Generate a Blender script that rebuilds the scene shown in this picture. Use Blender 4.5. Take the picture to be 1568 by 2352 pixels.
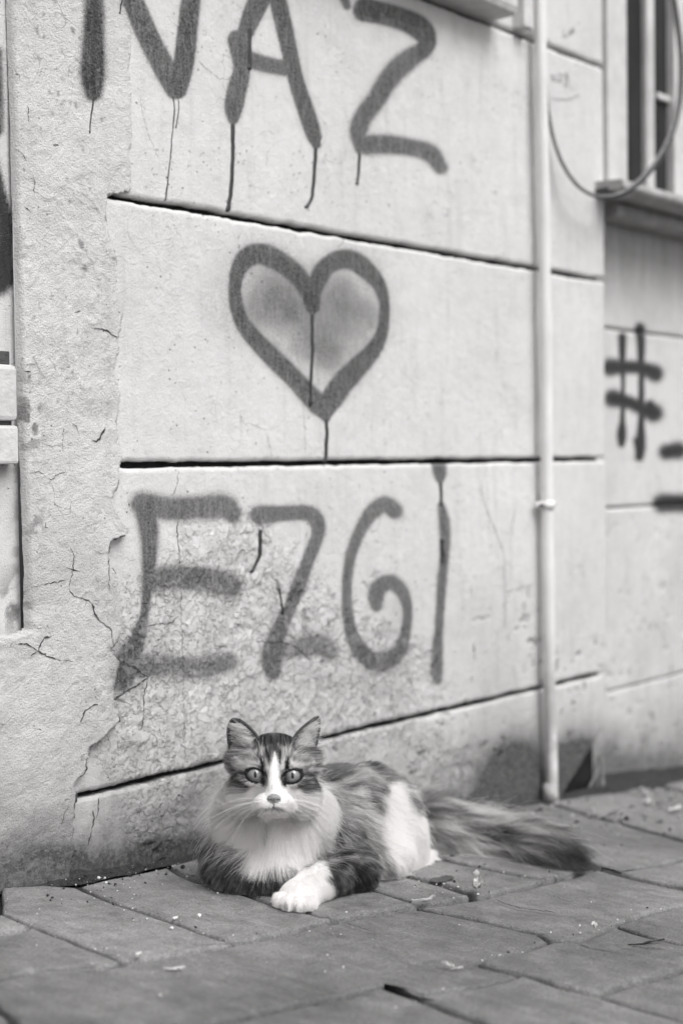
import bpy, bmesh, math, random
import numpy as np
from mathutils import Vector, Matrix

for o in list(bpy.data.objects):
    bpy.data.objects.remove(o)
scene = bpy.context.scene
COL = scene.collection
rng = np.random.default_rng(7)
random.seed(7)

# ------------------------------------------------------------------ camera
# world: the painted wall is the plane y = 0, x runs along it, the street falls 6 degrees with x
CAM = np.array([0.0, -1.386, 0.387])
YAW, PITCH, ROLL = math.radians(40.8), math.radians(2.0), math.radians(0.72)
FPX, PCX, PCY = 3267.0, 784.0, 1176.0          # survey of the photograph at 1568 x 2352
_F = np.array([math.cos(YAW) * math.cos(PITCH), math.sin(YAW) * math.cos(PITCH), -math.sin(PITCH)])
_R0 = np.array([math.sin(YAW), -math.cos(YAW), 0.0])
_U0 = np.cross(_R0, _F)
_R = math.cos(ROLL) * _R0 - math.sin(ROLL) * _U0
_U = math.sin(ROLL) * _R0 + math.cos(ROLL) * _U0
cam_data = bpy.data.cameras.new('camera')
cam = bpy.data.objects.new('camera', cam_data)
COL.objects.link(cam)
M = Matrix(((_R[0], _U[0], -_F[0], CAM[0]), (_R[1], _U[1], -_F[1], CAM[1]), (_R[2], _U[2], -_F[2], CAM[2]), (0, 0, 0, 1)))
cam.matrix_world = M
cam_data.sensor_fit = 'VERTICAL'
cam_data.sensor_height = 36.0
cam_data.sensor_width = 24.0
cam_data.lens = 50.0
cam_data.clip_start = 0.02
cam_data.clip_end = 500
cam_data.dof.use_dof = True
cam_data.dof.focus_distance = 1.655
cam_data.dof.aperture_fstop = 2.9
scene.camera = cam

# ------------------------------------------------------------------ light: bright overcast, black-and-white picture
SUN_EL, SUN_AZ = math.radians(55), math.radians(-93)      # direction towards the sun, azimuth measured from +x
world = bpy.data.worlds.new('World')
scene.world = world
world.use_nodes = True
wn = world.node_tree
wn.nodes.clear()
sky = wn.nodes.new('ShaderNodeTexSky')
sky.sky_type = 'NISHITA'
sky.sun_disc = False
sky.sun_elevation = SUN_EL
sky.sun_rotation = math.pi / 2 - SUN_AZ
sky.air_density, sky.dust_density, sky.ozone_density = 1.5, 4.0, 1.0
bw = wn.nodes.new('ShaderNodeRGBToBW')
bg = wn.nodes.new('ShaderNodeBackground')
bg.inputs['Strength'].default_value = 0.10
wo = wn.nodes.new('ShaderNodeOutputWorld')
wn.links.new(sky.outputs[0], bw.inputs[0])
wn.links.new(bw.outputs[0], bg.inputs[0])
wn.links.new(bg.outputs[0], wo.inputs[0])
sun_data = bpy.data.lights.new('sun', 'SUN')
sun_data.energy = 1.5
sun_data.angle = math.radians(38)
sun_data.color = (1.0, 0.995, 0.99)
sun = bpy.data.objects.new('sun', sun_data)
COL.objects.link(sun)
_d = Vector((math.cos(SUN_EL) * math.cos(SUN_AZ), math.cos(SUN_EL) * math.sin(SUN_AZ), math.sin(SUN_EL)))
sun.rotation_euler = _d.to_track_quat('Z', 'Y').to_euler()
sun.location = _d * 10

vs = scene.view_settings
vs.view_transform = 'Standard'
vs.look = 'None'
vs.exposure = 0.72
vs.gamma = 1.0
vs.use_curve_mapping = False
scene.render.engine = 'CYCLES'
scene.cycles.use_denoising = True
scene.cycles.use_adaptive_sampling = True
scene.cycles.adaptive_threshold = 0.025
scene.cycles.adaptive_min_samples = 24
scene.cycles.denoiser = 'OPENIMAGEDENOISE'
scene.cycles.max_bounces = 8
scene.cycles.diffuse_bounces = 7
scene.cycles.transmission_bounces = 5

# ------------------------------------------------------------------ helpers
SLOPE = -0.1046                                  # fall of the street along the wall


def ground_z(x):
    return SLOPE * np.asarray(x)


def ray(px, py):
    px, py = np.asarray(px, float), np.asarray(py, float)
    return _F + ((px - PCX) / FPX)[..., None] * _R + ((PCY - py) / FPX)[..., None] * _U


def on_wall(px, py, y=0.0):
    d = ray(px, py)
    t = (y - CAM[1]) / d[..., 1]
    return CAM + t[..., None] * d


def on_ground(px, py, up=0.0):
    d = ray(px, py)
    t = (SLOPE * CAM[0] + up - CAM[2]) / (d[..., 2] - SLOPE * d[..., 0])
    return CAM + t[..., None] * d


def at_depth(px, py, depth):
    return CAM + depth * ray(px, py)


def to_px(P):
    v = np.asarray(P) - CAM
    dep = v @ _F
    return PCX + FPX * (v @ _R) / dep, PCY - FPX * (v @ _U) / dep, dep


def empty(name, loc, label=None, cat=None, group=None, kind=None):
    o = bpy.data.objects.new(name, None)
    o.empty_display_size = 0.05
    COL.objects.link(o)
    o.location = loc
    tag(o, label, cat, group, kind)
    return o


def tag(o, label=None, cat=None, group=None, kind=None):
    if label:
        o['label'] = label
    if cat:
        o['category'] = cat
    if group:
        o['group'] = group
    if kind:
        o['kind'] = kind
    return o


def put(o, parent=None):
    COL.objects.link(o)
    if parent is not None:
        p, loc = parent, Vector((0, 0, 0))
        while p is not None:
            loc += p.location
            p = p.parent
        o.parent = parent
        o.location = -loc
    return o


def mesh_obj(name, verts, faces, mat, parent=None, smooth=False):
    me = bpy.data.meshes.new(name)
    me.from_pydata([tuple(v) for v in verts], [], [tuple(f) for f in faces])
    me.materials.append(mat)
    if smooth:
        me.polygons.foreach_set('use_smooth', [True] * len(me.polygons))
    me.update()
    return put(bpy.data.objects.new(name, me), parent)


def fast_mesh(name, V, Q, mat, parent=None, smooth=True, colors=None):
    """V (n,3), Q (m,4) quads, colors dict name -> (n,4)"""
    me = bpy.data.meshes.new(name)
    V = np.ascontiguousarray(V, np.float32)
    Q = np.ascontiguousarray(Q, np.int32)
    me.vertices.add(len(V))
    me.vertices.foreach_set('co', V.ravel())
    k = Q.shape[1]
    me.loops.add(Q.size)
    me.loops.foreach_set('vertex_index', Q.ravel())
    me.polygons.add(len(Q))
    me.polygons.foreach_set('loop_start', np.arange(0, Q.size, k, dtype=np.int32))
    me.polygons.foreach_set('use_smooth', np.full(len(Q), smooth, dtype=bool))
    for n, c in (colors or {}).items():
        a = me.attributes.new(n, 'FLOAT_COLOR', 'POINT')
        a.data.foreach_set('color', np.ascontiguousarray(c, np.float32).ravel())
    me.materials.append(mat)
    me.update(calc_edges=True)
    me.validate()
    return put(bpy.data.objects.new(name, me), parent)


def box_geo(x0, x1, y0, y1, z0, z1, bev=0.0):
    bm = bmesh.new()
    bmesh.ops.create_cube(bm, size=1)
    for v in bm.verts:
        v.co = Vector((x0 + (v.co.x + .5) * (x1 - x0), y0 + (v.co.y + .5) * (y1 - y0), z0 + (v.co.z + .5) * (z1 - z0)))
    if bev:
        bmesh.ops.bevel(bm, geom=bm.edges[:], offset=bev, segments=2, affect='EDGES', profile=.6)
    return bm


def bm_obj(name, bm, mat, parent=None, smooth=False):
    me = bpy.data.meshes.new(name)
    bm.normal_update()
    bm.to_mesh(me)
    bm.free()
    me.materials.append(mat)
    if smooth:
        me.polygons.foreach_set('use_smooth', [True] * len(me.polygons))
    return put(bpy.data.objects.new(name, me), parent)


def box(name, x0, x1, y0, y1, z0, z1, mat, parent=None, bev=0.002):
    return bm_obj(name, box_geo(x0, x1, y0, y1, z0, z1, bev), mat, parent)


def spline(pts, n):
    """Catmull-Rom through rows of pts, n samples"""
    P = np.asarray(pts, float)
    if len(P) == 2:
        t = np.linspace(0, 1, n)[:, None]
        return P[0] * (1 - t) + P[1] * t
    P = np.vstack([2 * P[0] - P[1], P, 2 * P[-1] - P[-2]])
    u = np.linspace(0, len(P) - 3 - 1e-6, n)
    i = u.astype(int)
    t = (u - i)[:, None]
    a, b, c, d = P[i], P[i + 1], P[i + 2], P[i + 3]
    return .5 * (2 * b + (c - a) * t + (2 * a - 5 * b + 4 * c - d) * t ** 2 + (3 * b - a - 3 * c + d) * t ** 3)


def tube_geo(path, radii, nseg=10, cap=True):
    P = np.asarray(path, float)
    n = len(P)
    radii = np.broadcast_to(np.asarray(radii, float), (n,))
    T = np.gradient(P, axis=0)
    T /= np.linalg.norm(T, axis=1)[:, None]
    ref = np.array([0, 1., 0]) if abs(T[0][1]) < .8 else np.array([1., 0, 0])
    V, Fc = [], []
    N = np.cross(T[0], ref)
    N /= np.linalg.norm(N)
    for k in range(n):
        N = N - T[k] * (N @ T[k])
        N /= np.linalg.norm(N)
        B = np.cross(T[k], N)
        for s in range(nseg):
            a = 2 * math.pi * s / nseg
            V.append(P[k] + radii[k] * (math.cos(a) * N + math.sin(a) * B))
    for k in range(n - 1):
        for s in range(nseg):
            s2 = (s + 1) % nseg
            Fc.append((k * nseg + s, k * nseg + s2, (k + 1) * nseg + s2, (k + 1) * nseg + s))
    if cap:
        Fc.append(tuple(range(nseg))[::-1])
        Fc.append(tuple((n - 1) * nseg + s for s in range(nseg)))
    return V, Fc


def tube(name, path, radii, mat, parent=None, nseg=10, cap=True):
    V, Fc = tube_geo(path, radii, nseg, cap)
    return mesh_obj(name, V, Fc, mat, parent, smooth=True)


# numpy noise
def _hash(ix, iy, seed):
    h = (ix.astype(np.int64) * 374761393 + iy.astype(np.int64) * 668265263 + seed * 1442695041) & 0xFFFFFFFF
    h = ((h ^ (h >> 13)) * 1274126177) & 0xFFFFFFFF
    h = h ^ (h >> 16)
    return (h & 0xFFFFFF) / float(0xFFFFFF)


def vnoise(x, y, seed=0):
    ix, iy = np.floor(x), np.floor(y)
    fx, fy = x - ix, y - iy
    fx, fy = fx * fx * fx * (fx * (fx * 6 - 15) + 10), fy * fy * fy * (fy * (fy * 6 - 15) + 10)
    a, b = _hash(ix, iy, seed), _hash(ix + 1, iy, seed)
    c, d = _hash(ix, iy + 1, seed), _hash(ix + 1, iy + 1, seed)
    return (a * (1 - fx) + b * fx) * (1 - fy) + (c * (1 - fx) + d * fx) * fy


def fbm(x, y, freq, octv=4, seed=0, gain=.5):
    s, a, tot = 0, 1.0, 0
    for k in range(octv):
        s = s + a * vnoise(x * freq + 17.3 * k, y * freq - 9.1 * k, seed + k)
        tot += a
        a *= gain
        freq *= 2.03
    return s / tot                                # 0..1


def worley(x, y, freq, seed=0):
    """F1, F2, random of nearest cell"""
    x, y = x * freq, y * freq
    ix, iy = np.floor(x), np.floor(y)
    f1 = np.full(x.shape, 9.)
    f2 = np.full(x.shape, 9.)
    cid = np.zeros(x.shape)
    for dx in (-1, 0, 1):
        for dy in (-1, 0, 1):
            cx, cy = ix + dx, iy + dy
            d = np.hypot(cx + _hash(cx, cy, seed) - x, cy + _hash(cx, cy, seed + 5) - y)
            near = d < f1
            f2 = np.where(near, f1, np.minimum(f2, d))
            cid = np.where(near, _hash(cx, cy, seed + 9), cid)
            f1 = np.where(near, d, f1)
    return f1, f2, cid


def sstep(a, b, x):
    t = np.clip((x - a) / (b - a), 0, 1)
    return t * t * (3 - 2 * t)


def poly_dist(px, py, pts, extra=None):
    """distance to polyline; extra (per point values) interpolated at the closest point"""
    best = np.full(px.shape, 1e9)
    val = np.zeros(px.shape)
    for k in range(len(pts) - 1):
        ax, ay = pts[k]
        bx, by = pts[k + 1]
        L = (bx - ax) ** 2 + (by - ay) ** 2 + 1e-9
        t = np.clip(((px - ax) * (bx - ax) + (py - ay) * (by - ay)) / L, 0, 1)
        d = np.hypot(px - ax - t * (bx - ax), py - ay - t * (by - ay))
        m = d < best
        best = np.where(m, d, best)
        if extra is not None:
            val = np.where(m, extra[k] * (1 - t) + extra[k + 1] * t, val)
    return best, val


# node helper
class NT:
    def __init__(s, name):
        s.m = bpy.data.materials.new(name)
        s.m.use_nodes = True
        s.t = s.m.node_tree
        s.t.nodes.clear()
        s.out = s.t.nodes.new('ShaderNodeOutputMaterial')
        s.b = s.t.nodes.new('ShaderNodeBsdfPrincipled')
        s.t.links.new(s.b.outputs[0], s.out.inputs[0])
        s.tc = s.t.nodes.new('ShaderNodeTexCoord').outputs['Object']

    def n(s, typ, **kw):
        nd = s.t.nodes.new(typ)
        for k, v in kw.items():
            setattr(nd, k, v)
        return nd

    def lk(s, a, b):
        if isinstance(a, (int, float)):
            b.default_value = a
        elif isinstance(a, tuple):
            b.default_value = a
        else:
            s.t.links.new(a, b)

    def noise(s, scale, detail=4, rough=.55, vec=None, dist=0.0):
        nd = s.n('ShaderNodeTexNoise')
        nd.inputs['Scale'].default_value = scale
        nd.inputs['Detail'].default_value = detail
        nd.inputs['Roughness'].default_value = rough
        nd.inputs['Distortion'].default_value = dist
        s.lk(vec if vec is not None else s.tc, nd.inputs['Vector'])
        return nd.outputs['Fac']

    def vor(s, scale, feature='F1', out='Distance', vec=None):
        nd = s.n('ShaderNodeTexVoronoi', feature=feature)
        nd.inputs['Scale'].default_value = scale
        s.lk(vec if vec is not None else s.tc, nd.inputs['Vector'])
        return nd.outputs[out]

    def stretch(s, sx, sy, sz, rot=(0, 0, 0)):
        nd = s.n('ShaderNodeMapping')
        nd.inputs['Scale'].default_value = (sx, sy, sz)
        nd.inputs['Rotation'].default_value = rot
        s.lk(s.tc, nd.inputs['Vector'])
        return nd.outputs[0]

    def ramp(s, x, a, b, lo=0.0, hi=1.0):
        nd = s.n('ShaderNodeMapRange')
        nd.interpolation_type = 'SMOOTHSTEP'
        for i, v in ((0, x), (1, a), (2, b), (3, lo), (4, hi)):
            s.lk(v, nd.inputs[i])
        return nd.outputs[0]

    def math(s, op, a, b=0.0, c=0.0):
        nd = s.n('ShaderNodeMath', operation=op)
        s.lk(a, nd.inputs[0])
        s.lk(b, nd.inputs[1])
        if op == 'MULTIPLY_ADD':
            s.lk(c, nd.inputs[2])
        return nd.outputs[0]

    def mix(s, f, a, b):
        nd = s.n('ShaderNodeMix', data_type='FLOAT')
        s.lk(f, nd.inputs[0])
        s.lk(a, nd.inputs[2])
        s.lk(b, nd.inputs[3])
        return nd.outputs[0]

    def attr(s, name):
        a = s.n('ShaderNodeAttribute', attribute_name=name)
        sp = s.n('ShaderNodeSeparateColor')
        s.lk(a.outputs['Color'], sp.inputs[0])
        return sp.outputs[0], sp.outputs[1], sp.outputs[2]

    def bump(s, h, dist, strength=1.0, prev=None):
        nd = s.n('ShaderNodeBump')
        nd.inputs['Distance'].default_value = dist
        nd.inputs['Strength'].default_value = strength
        s.lk(h, nd.inputs['Height'])
        if prev is not None:
            s.lk(prev, nd.inputs['Normal'])
        return nd.outputs[0]

    def grey(s, v):
        """grey with the faint warm black of the print"""
        c = s.n('ShaderNodeCombineColor')
        s.lk(v, c.inputs[0])
        s.lk(s.math('MULTIPLY', v, 0.985), c.inputs[1])
        s.lk(s.math('MULTIPLY', v, 0.98), c.inputs[2])
        return c.outputs[0]

    def done(s, v, rough=.8, normal=None, spec=.25):
        s.lk(s.grey(v), s.b.inputs['Base Color'])
        s.lk(rough, s.b.inputs['Roughness'])
        s.b.inputs['Specular IOR Level'].default_value = spec
        if normal is not None:
            s.lk(normal, s.b.inputs['Normal'])
        return s.m


def simple_mat(name, v, rough=.7, var=.25, scale=60, bump=.0006, spec=.3, bscale=None):
    m = NT(name)
    n = m.noise(scale, 5)
    val = m.math('MULTIPLY', m.ramp(n, .25, .75, 1 - var, 1 + var), v)
    return m.done(val, rough, m.bump(m.noise(bscale or scale * 5, 4), bump) if bump else None, spec)
# ------------------------------------------------------------------ materials of the wall
def wall_material(name, base, peel):
    m = NT(name)
    spray, grime, dark = m.attr('paint')
    pa = m.n('ShaderNodeAttribute', attribute_name='paint')
    peelm = pa.outputs['Alpha']
    # layers of old paint: ragged plateaus with crisp edges, strongest where the paint is failing
    pm = m.math('MAXIMUM', peelm, m.ramp(m.noise(2.6, 3), .52, .75, 0.0, .30))
    off = m.n('ShaderNodeVectorMath', operation='ADD')
    m.lk(m.tc, off.inputs[0])
    off.inputs[1].default_value = (3.7, 1.9, 5.3)
    e1 = m.ramp(m.noise(34, 5, .62), .47, .50)
    e2 = m.ramp(m.noise(62, 5, .62, off.outputs[0]), .515, .545)
    e3 = m.ramp(m.noise(150, 4, .6, off.outputs[0]), .50, .54)
    lay = m.math('ADD', m.math('MULTIPLY', e1, .5), m.math('ADD', m.math('MULTIPLY', e2, .45), m.math('MULTIPLY', e3, .06)))
    lay = m.math('MULTIPLY', lay, pm)
    bare = m.math('MULTIPLY', m.math('SUBTRACT', 1.0, e1), m.math('MULTIPLY', m.math('SUBTRACT', 1.0, e2), pm))
    big = m.noise(3.2, 5, .6)
    mid = m.noise(38, 5, .6)
    streak = m.noise(1.0, 5, .6, m.stretch(46, 46, 4.5))
    val = m.math('MULTIPLY', m.ramp(big, .3, .7, .95, 1.03), base)
    val = m.math('MULTIPLY', val, m.ramp(mid, .3, .75, 1.02, .94))
    val = m.math('MULTIPLY', val, m.ramp(streak, .5, .8, 1.0, .84))
    # grime on the lower wall, plus painted shade under the sill
    fine = m.noise(150, 6, .7)
    gr = m.math('MULTIPLY', grime, m.ramp(fine, .25, .7, .86, 1.10))
    gr = m.math('MINIMUM', gr, 1.0)
    val = m.mix(gr, val, .062)
    # pits and specks
    pits = m.vor(95)
    keep = m.ramp(m.noise(23, 3), .50, .66)
    pit = m.math('MULTIPLY', m.ramp(pits, .10, .16, 1.0, 0.0), keep)
    val = m.mix(m.math('MULTIPLY', pit, .72), val, .08)
    sand = m.noise(620, 3, .6)
    val = m.math('MULTIPLY', val, m.ramp(sand, .25, .75, .90, 1.06))
    # scratched hairlines
    sc = m.noise(9, 3, .5, None, 1.2)
    line = m.ramp(m.math('ABSOLUTE', m.math('SUBTRACT', sc, .5)), 0.0, .0045, 1.0, 0.0)
    line = m.math('MULTIPLY', line, m.ramp(m.noise(4.1, 2), .48, .62))
    val = m.mix(m.math('MULTIPLY', line, .55), val, .2)
    # spray paint: mottled body, speckled edge
    mot = m.noise(330, 4, .6)
    sp = m.math('MULTIPLY', spray, m.ramp(mot, .30, .70, .86, 1.09))
    run = m.noise(1.0, 4, .55, m.stretch(260, 260, 34))
    sp = m.math('MULTIPLY', sp, m.ramp(run, .28, .62, .90, 1.04))
    edge = m.ramp(m.noise(640, 2, .5), .38, .64, .25, 1.5)
    sp = m.mix(m.ramp(spray, .25, .62), m.math('MULTIPLY', sp, edge), sp)
    sp = m.mix(m.ramp(spray, .93, .985), sp, spray)
    sp = m.math('MINIMUM', sp, 1.0)
    val = m.mix(sp, val, .024)
    val = m.mix(m.math('MULTIPLY', bare, .13), val, .16)
    val = m.mix(dark, val, .03)
    rough = m.mix(sp, .78, .5)
    h1 = m.noise(430, 5, .62)
    nrm = m.bump(h1, .0012 if peel else .0026, .9)
    nrm = m.bump(m.noise(110, 5, .6), .0016 if peel else .003, .6, nrm)
    if peel:
        nrm = m.bump(m.math('MULTIPLY', pit, -1.0), .0025, .9, nrm)
    nrm = m.bump(lay, .0034 if peel else .0024, 1.0, nrm)
    return m.done(val, rough, nrm, .3)


M_WALL = wall_material('painted_plaster', .69, True)
M_ROUGH = wall_material('rough_render', .67, False)
M_JOINT = simple_mat('joint_grime', .022, .95, .3, 80, .001, .1)
M_CRACK_SHADE = simple_mat('crack_dirt_and_shade', .06, .95, .4, 120, 0, .1)
M_DRIP = simple_mat('dried_paint_run', .03, .42, .2, 200, .0003, .5)
M_WHITE = simple_mat('chalky_white_paint', .60, .65, .14, 28, .0014, .3, 120)
M_PALE = simple_mat('pale_stone', .58, .75, .12, 50, .0015, .3, 190)
M_VOID = simple_mat('void_shade', .02, .95, .3, 50, 0, .1)

# ------------------------------------------------------------------ survey of the wall
building = empty('building', (1.6, 0, float(ground_z(1.6))),
                 'pale plastered street building with dark horizontal joints, spray-painted NAZ, heart and EZGI', 'building')

X_END = float(on_wall(1388, 1000)[0])
X_SEAM = float(on_wall(44, 1000)[0])
Z0 = float(on_wall(1315, 128)[2])
Z1 = float(np.mean([on_wall(250, 449)[2], on_wall(1370, 640)[2], on_wall(800, 545)[2]]))
Z2 = float(np.mean([on_wall(290, 1068)[2], on_wall(1370, 1055)[2], on_wall(800, 1062)[2]]))
Z3 = float(np.mean([on_wall(190, 1828)[2], on_wall(1388, 1545)[2], on_wall(1000, 1637)[2]]))

STROKES = []
GROW = 1.13


def crop_pts(pts, ox, oy, k):
    return [(ox + p[0] * k, oy + p[1] * k) for p in pts]


def stroke(pts, radii, dark=.86, soft=.30, frame=(0, 0, 1), n=None):
    P = np.array(crop_pts(pts, *frame))
    R = np.array(radii, float) * frame[2] * GROW
    S = spline(np.column_stack([P, R]), n or max(6, 5 * len(P)))
    STROKES.append((S[:, :2], np.maximum(S[:, 2], 1), dark, soft))


fA = (488.1, 0, .3662)
fH = (488.1, 516.8, .29296)
fE = (229.7, 1033.6, .4028)
fG = (746.5, 1033.6, .3662)
# N
stroke([(216, -90), (216, 20), (214, 110), (212, 170), (213, 212)], [21, 21, 25, 28, 20], .93, .42)
stroke([(290, -40), (322, 38), (352, 105), (382, 165), (402, 208)], [24, 23, 23, 23, 19], .86, .22)
stroke([(447, -60), (436, 40), (427, 110), (418, 165), (410, 210)], [21, 21, 22, 21, 16], .9, .22)
# A
stroke([(330, -60), (262, 70), (215, 190)], [60, 58, 48], .86, .2, fA)
stroke([(160, 250), (185, 430), (150, 580), (130, 690), (128, 745)], [58, 50, 58, 52, 34], .85, .22, fA)
stroke([(395, -60), (435, 100), (475, 280), (515, 470), (580, 680), (632, 840), (648, 905)], [50, 50, 46, 45, 48, 46, 28], .88, .22, fA)
stroke([(225, 372), (340, 405), (460, 428)], [50, 48, 46], .83, .3, fA)
# Z
stroke([(955, 62), (1080, 85), (1220, 130), (1310, 185), (1345, 260), (1322, 318)], [68, 64, 66, 68, 56, 48], .9, .22, fA)
stroke([(1322, 318), (1230, 372), (1120, 480), (1030, 620), (940, 745), (915, 840), (922, 930)], [50, 62, 62, 58, 56, 52, 30], .84, .38, fA)
stroke([(960, 910), (1100, 905), (1250, 925), (1370, 962), (1432, 1050)], [58, 58, 52, 54, 42], .83, .42, fA)
stroke([(820, -30), (845, 40)], [30, 22], .8, .6, fA)
# heart
stroke([(778, 650), (745, 530), (690, 430), (600, 340), (480, 262), (370, 228), (275, 252), (205, 340), (175, 480), (190, 640), (250, 790), (360, 925),
        (500, 1070), (620, 1190), (740, 1320), (840, 1430), (885, 1520)],
       [44, 56, 66, 70, 75, 78, 74, 60, 45, 48, 54, 62, 68, 66, 72, 74, 28], .84, .26, fH)
stroke([(790, 650), (800, 520), (832, 420), (892, 325), (1000, 270), (1110, 282), (1220, 362), (1308, 470), (1345, 600), (1345, 740), (1318, 880),
        (1248, 1000), (1130, 1120), (1010, 1250), (925, 1380), (890, 1500)],
       [40, 50, 64, 66, 70, 70, 64, 50, 38, 38, 46, 60, 74, 80, 78, 30], .84, .26, fH)
for (sx, sy, sr, sd) in ((400, 560, 330, .34), (640, 640, 280, .28), (1010, 600, 300, .32), (860, 960, 290, .34), (1150, 720, 240, .28), (430, 480, 120, .42), (345, 650, 95, .44), (570, 570, 120, .4), (640, 690, 80, .3), (990, 560, 110, .46), (1000, 450, 70, .3), (1225, 690, 80, .34),
                         (860, 940, 120, .55), (890, 1030, 90, .4), (700, 960, 70, .3), (480, 640, 130, .3)):
    stroke([(sx, sy), (sx + 30, sy + 40)], [sr, sr * .9], sd * (.62 if sr < 150 else 1), .95, fH, 3)
# E
stroke([(245, 310), (400, 335), (560, 330), (700, 325), (752, 362)], [66, 66, 66, 70, 52], .8, .5, fE)
stroke([(262, 340), (280, 480), (278, 640), (268, 790), (252, 940), (205, 1090), (150, 1200), (118, 1320)], [60, 50, 40, 29, 23, 50, 68, 64], .84, .48, fE)
stroke([(310, 742), (450, 730), (600, 742), (738, 772)], [76, 67, 74, 70], .78, .52, fE)
stroke([(200, 1235), (350, 1230), (500, 1240), (640, 1230), (735, 1212)], [74, 66, 66, 62, 52], .68, .62, fE)
# Z
stroke([(912, 372), (1050, 362), (1190, 362), (1243, 420), (1238, 500), (1190, 620), (1130, 780), (1070, 930), (1010, 1060), (980, 1180), (985, 1262)],
       [54, 42, 42, 42, 34, 35, 38, 35, 45, 58, 45], .79, .36, fE)
stroke([(1040, 1150), (1150, 1122), (1255, 1112), (1300, 1150)], [38, 52, 58, 50], .7, .5, fE)
stroke([(1003, 740), (1015, 790)], [7, 15], .6, .5, fE)
# G
stroke([(435, 382), (370, 342), (290, 392), (220, 500), (165, 650), (140, 800), (135, 950), (150, 1100), (205, 1240), (290, 1318), (390, 1325), (468, 1250),
        (508, 1130), (514, 1000), (480, 890), (410, 832), (342, 852), (314, 920), (318, 975)],
       [48, 50, 45, 36, 32, 30, 31, 36, 46, 55, 50, 42, 30, 30, 40, 46, 50, 46, 36], .78, .4, fG)
# I
stroke([(715, 90), (718, 160), (720, 215)], [42, 36, 10], .82, .2, fG)
stroke([(722, 345), (742, 450), (748, 560), (742, 700), (728, 850), (718, 1000), (712, 1150), (704, 1300), (703, 1400), (703, 1445)],
       [20, 34, 30, 27, 28, 26, 26, 36, 36, 26], .8, .36, fG)


def spray_field(px, py):
    S = np.zeros(px.shape)
    jx = (vnoise(px / 9, py / 9, 31) - .5) * 3.0
    for P, R, dark, soft in STROKES:
        pad = R.max() * 2.2 + 4
        m = (px > P[:, 0].min() - pad) & (px < P[:, 0].max() + pad) & (py > P[:, 1].min() - pad) & (py < P[:, 1].max() + pad)
        if not m.any():
            continue
        d, r = poly_dist(px[m] + jx[m] * .4, py[m] + jx[m] * .4, P, R)
        q = d / r
        v = min(dark * 1.035, .995) * (1 - sstep(1 - soft * .75, 1 + soft * .62, q)) * (1 - .05 * np.clip(q, 0, 1))
        v = v + .16 * dark * np.exp(-(np.maximum(q - 1, 0) / .40) ** 2) * (q > 1)
        S[m] = 1 - (1 - S[m]) * (1 - v) if soft > .9 else np.maximum(S[m], v)
    return S


def blob(px, py, cx, cy, rx, ry):
    return np.exp(-(((px - cx) / rx) ** 2 + ((py - cy) / ry) ** 2))


EDGE = np.array([(302, -300), (302, 200), (300, 440), (246, 449), (240, 480), (248, 540), (262, 600), (268, 660), (282, 720), (268, 790), (262, 850), (276, 905), (268, 970),
                 (274, 1040), (268, 1082), (252, 1140), (262, 1180), (286, 1212), (284, 1228), (243, 1242), (240, 1290), (262, 1340), (272, 1390), (268, 1450), (240, 1492),
                 (262, 1520), (254, 1550), (250, 1613), (261, 1655), (231, 1688), (194, 1715), (185, 1764), (163, 1797), (157, 1880), (161, 1939), (147, 2000), (142, 2060)], float)


_r = np.random.default_rng(77)
SPECKS = [(_r.uniform(320, 780), _r.uniform(340, 470), _r.uniform(1.3, 2.4)) for _ in range(46)] + [(_r.uniform(300, 1240), _r.uniform(0, 1850), _r.uniform(1.0, 2.2)) for _ in range(90)] \
    + [(_r.normal(900, 60), _r.normal(1500, 70), _r.uniform(1.6, 3.2)) for _ in range(40)] + [(_r.uniform(60, 280), _r.uniform(500, 1900), _r.uniform(1.2, 2.4)) for _ in range(50)]


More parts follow.
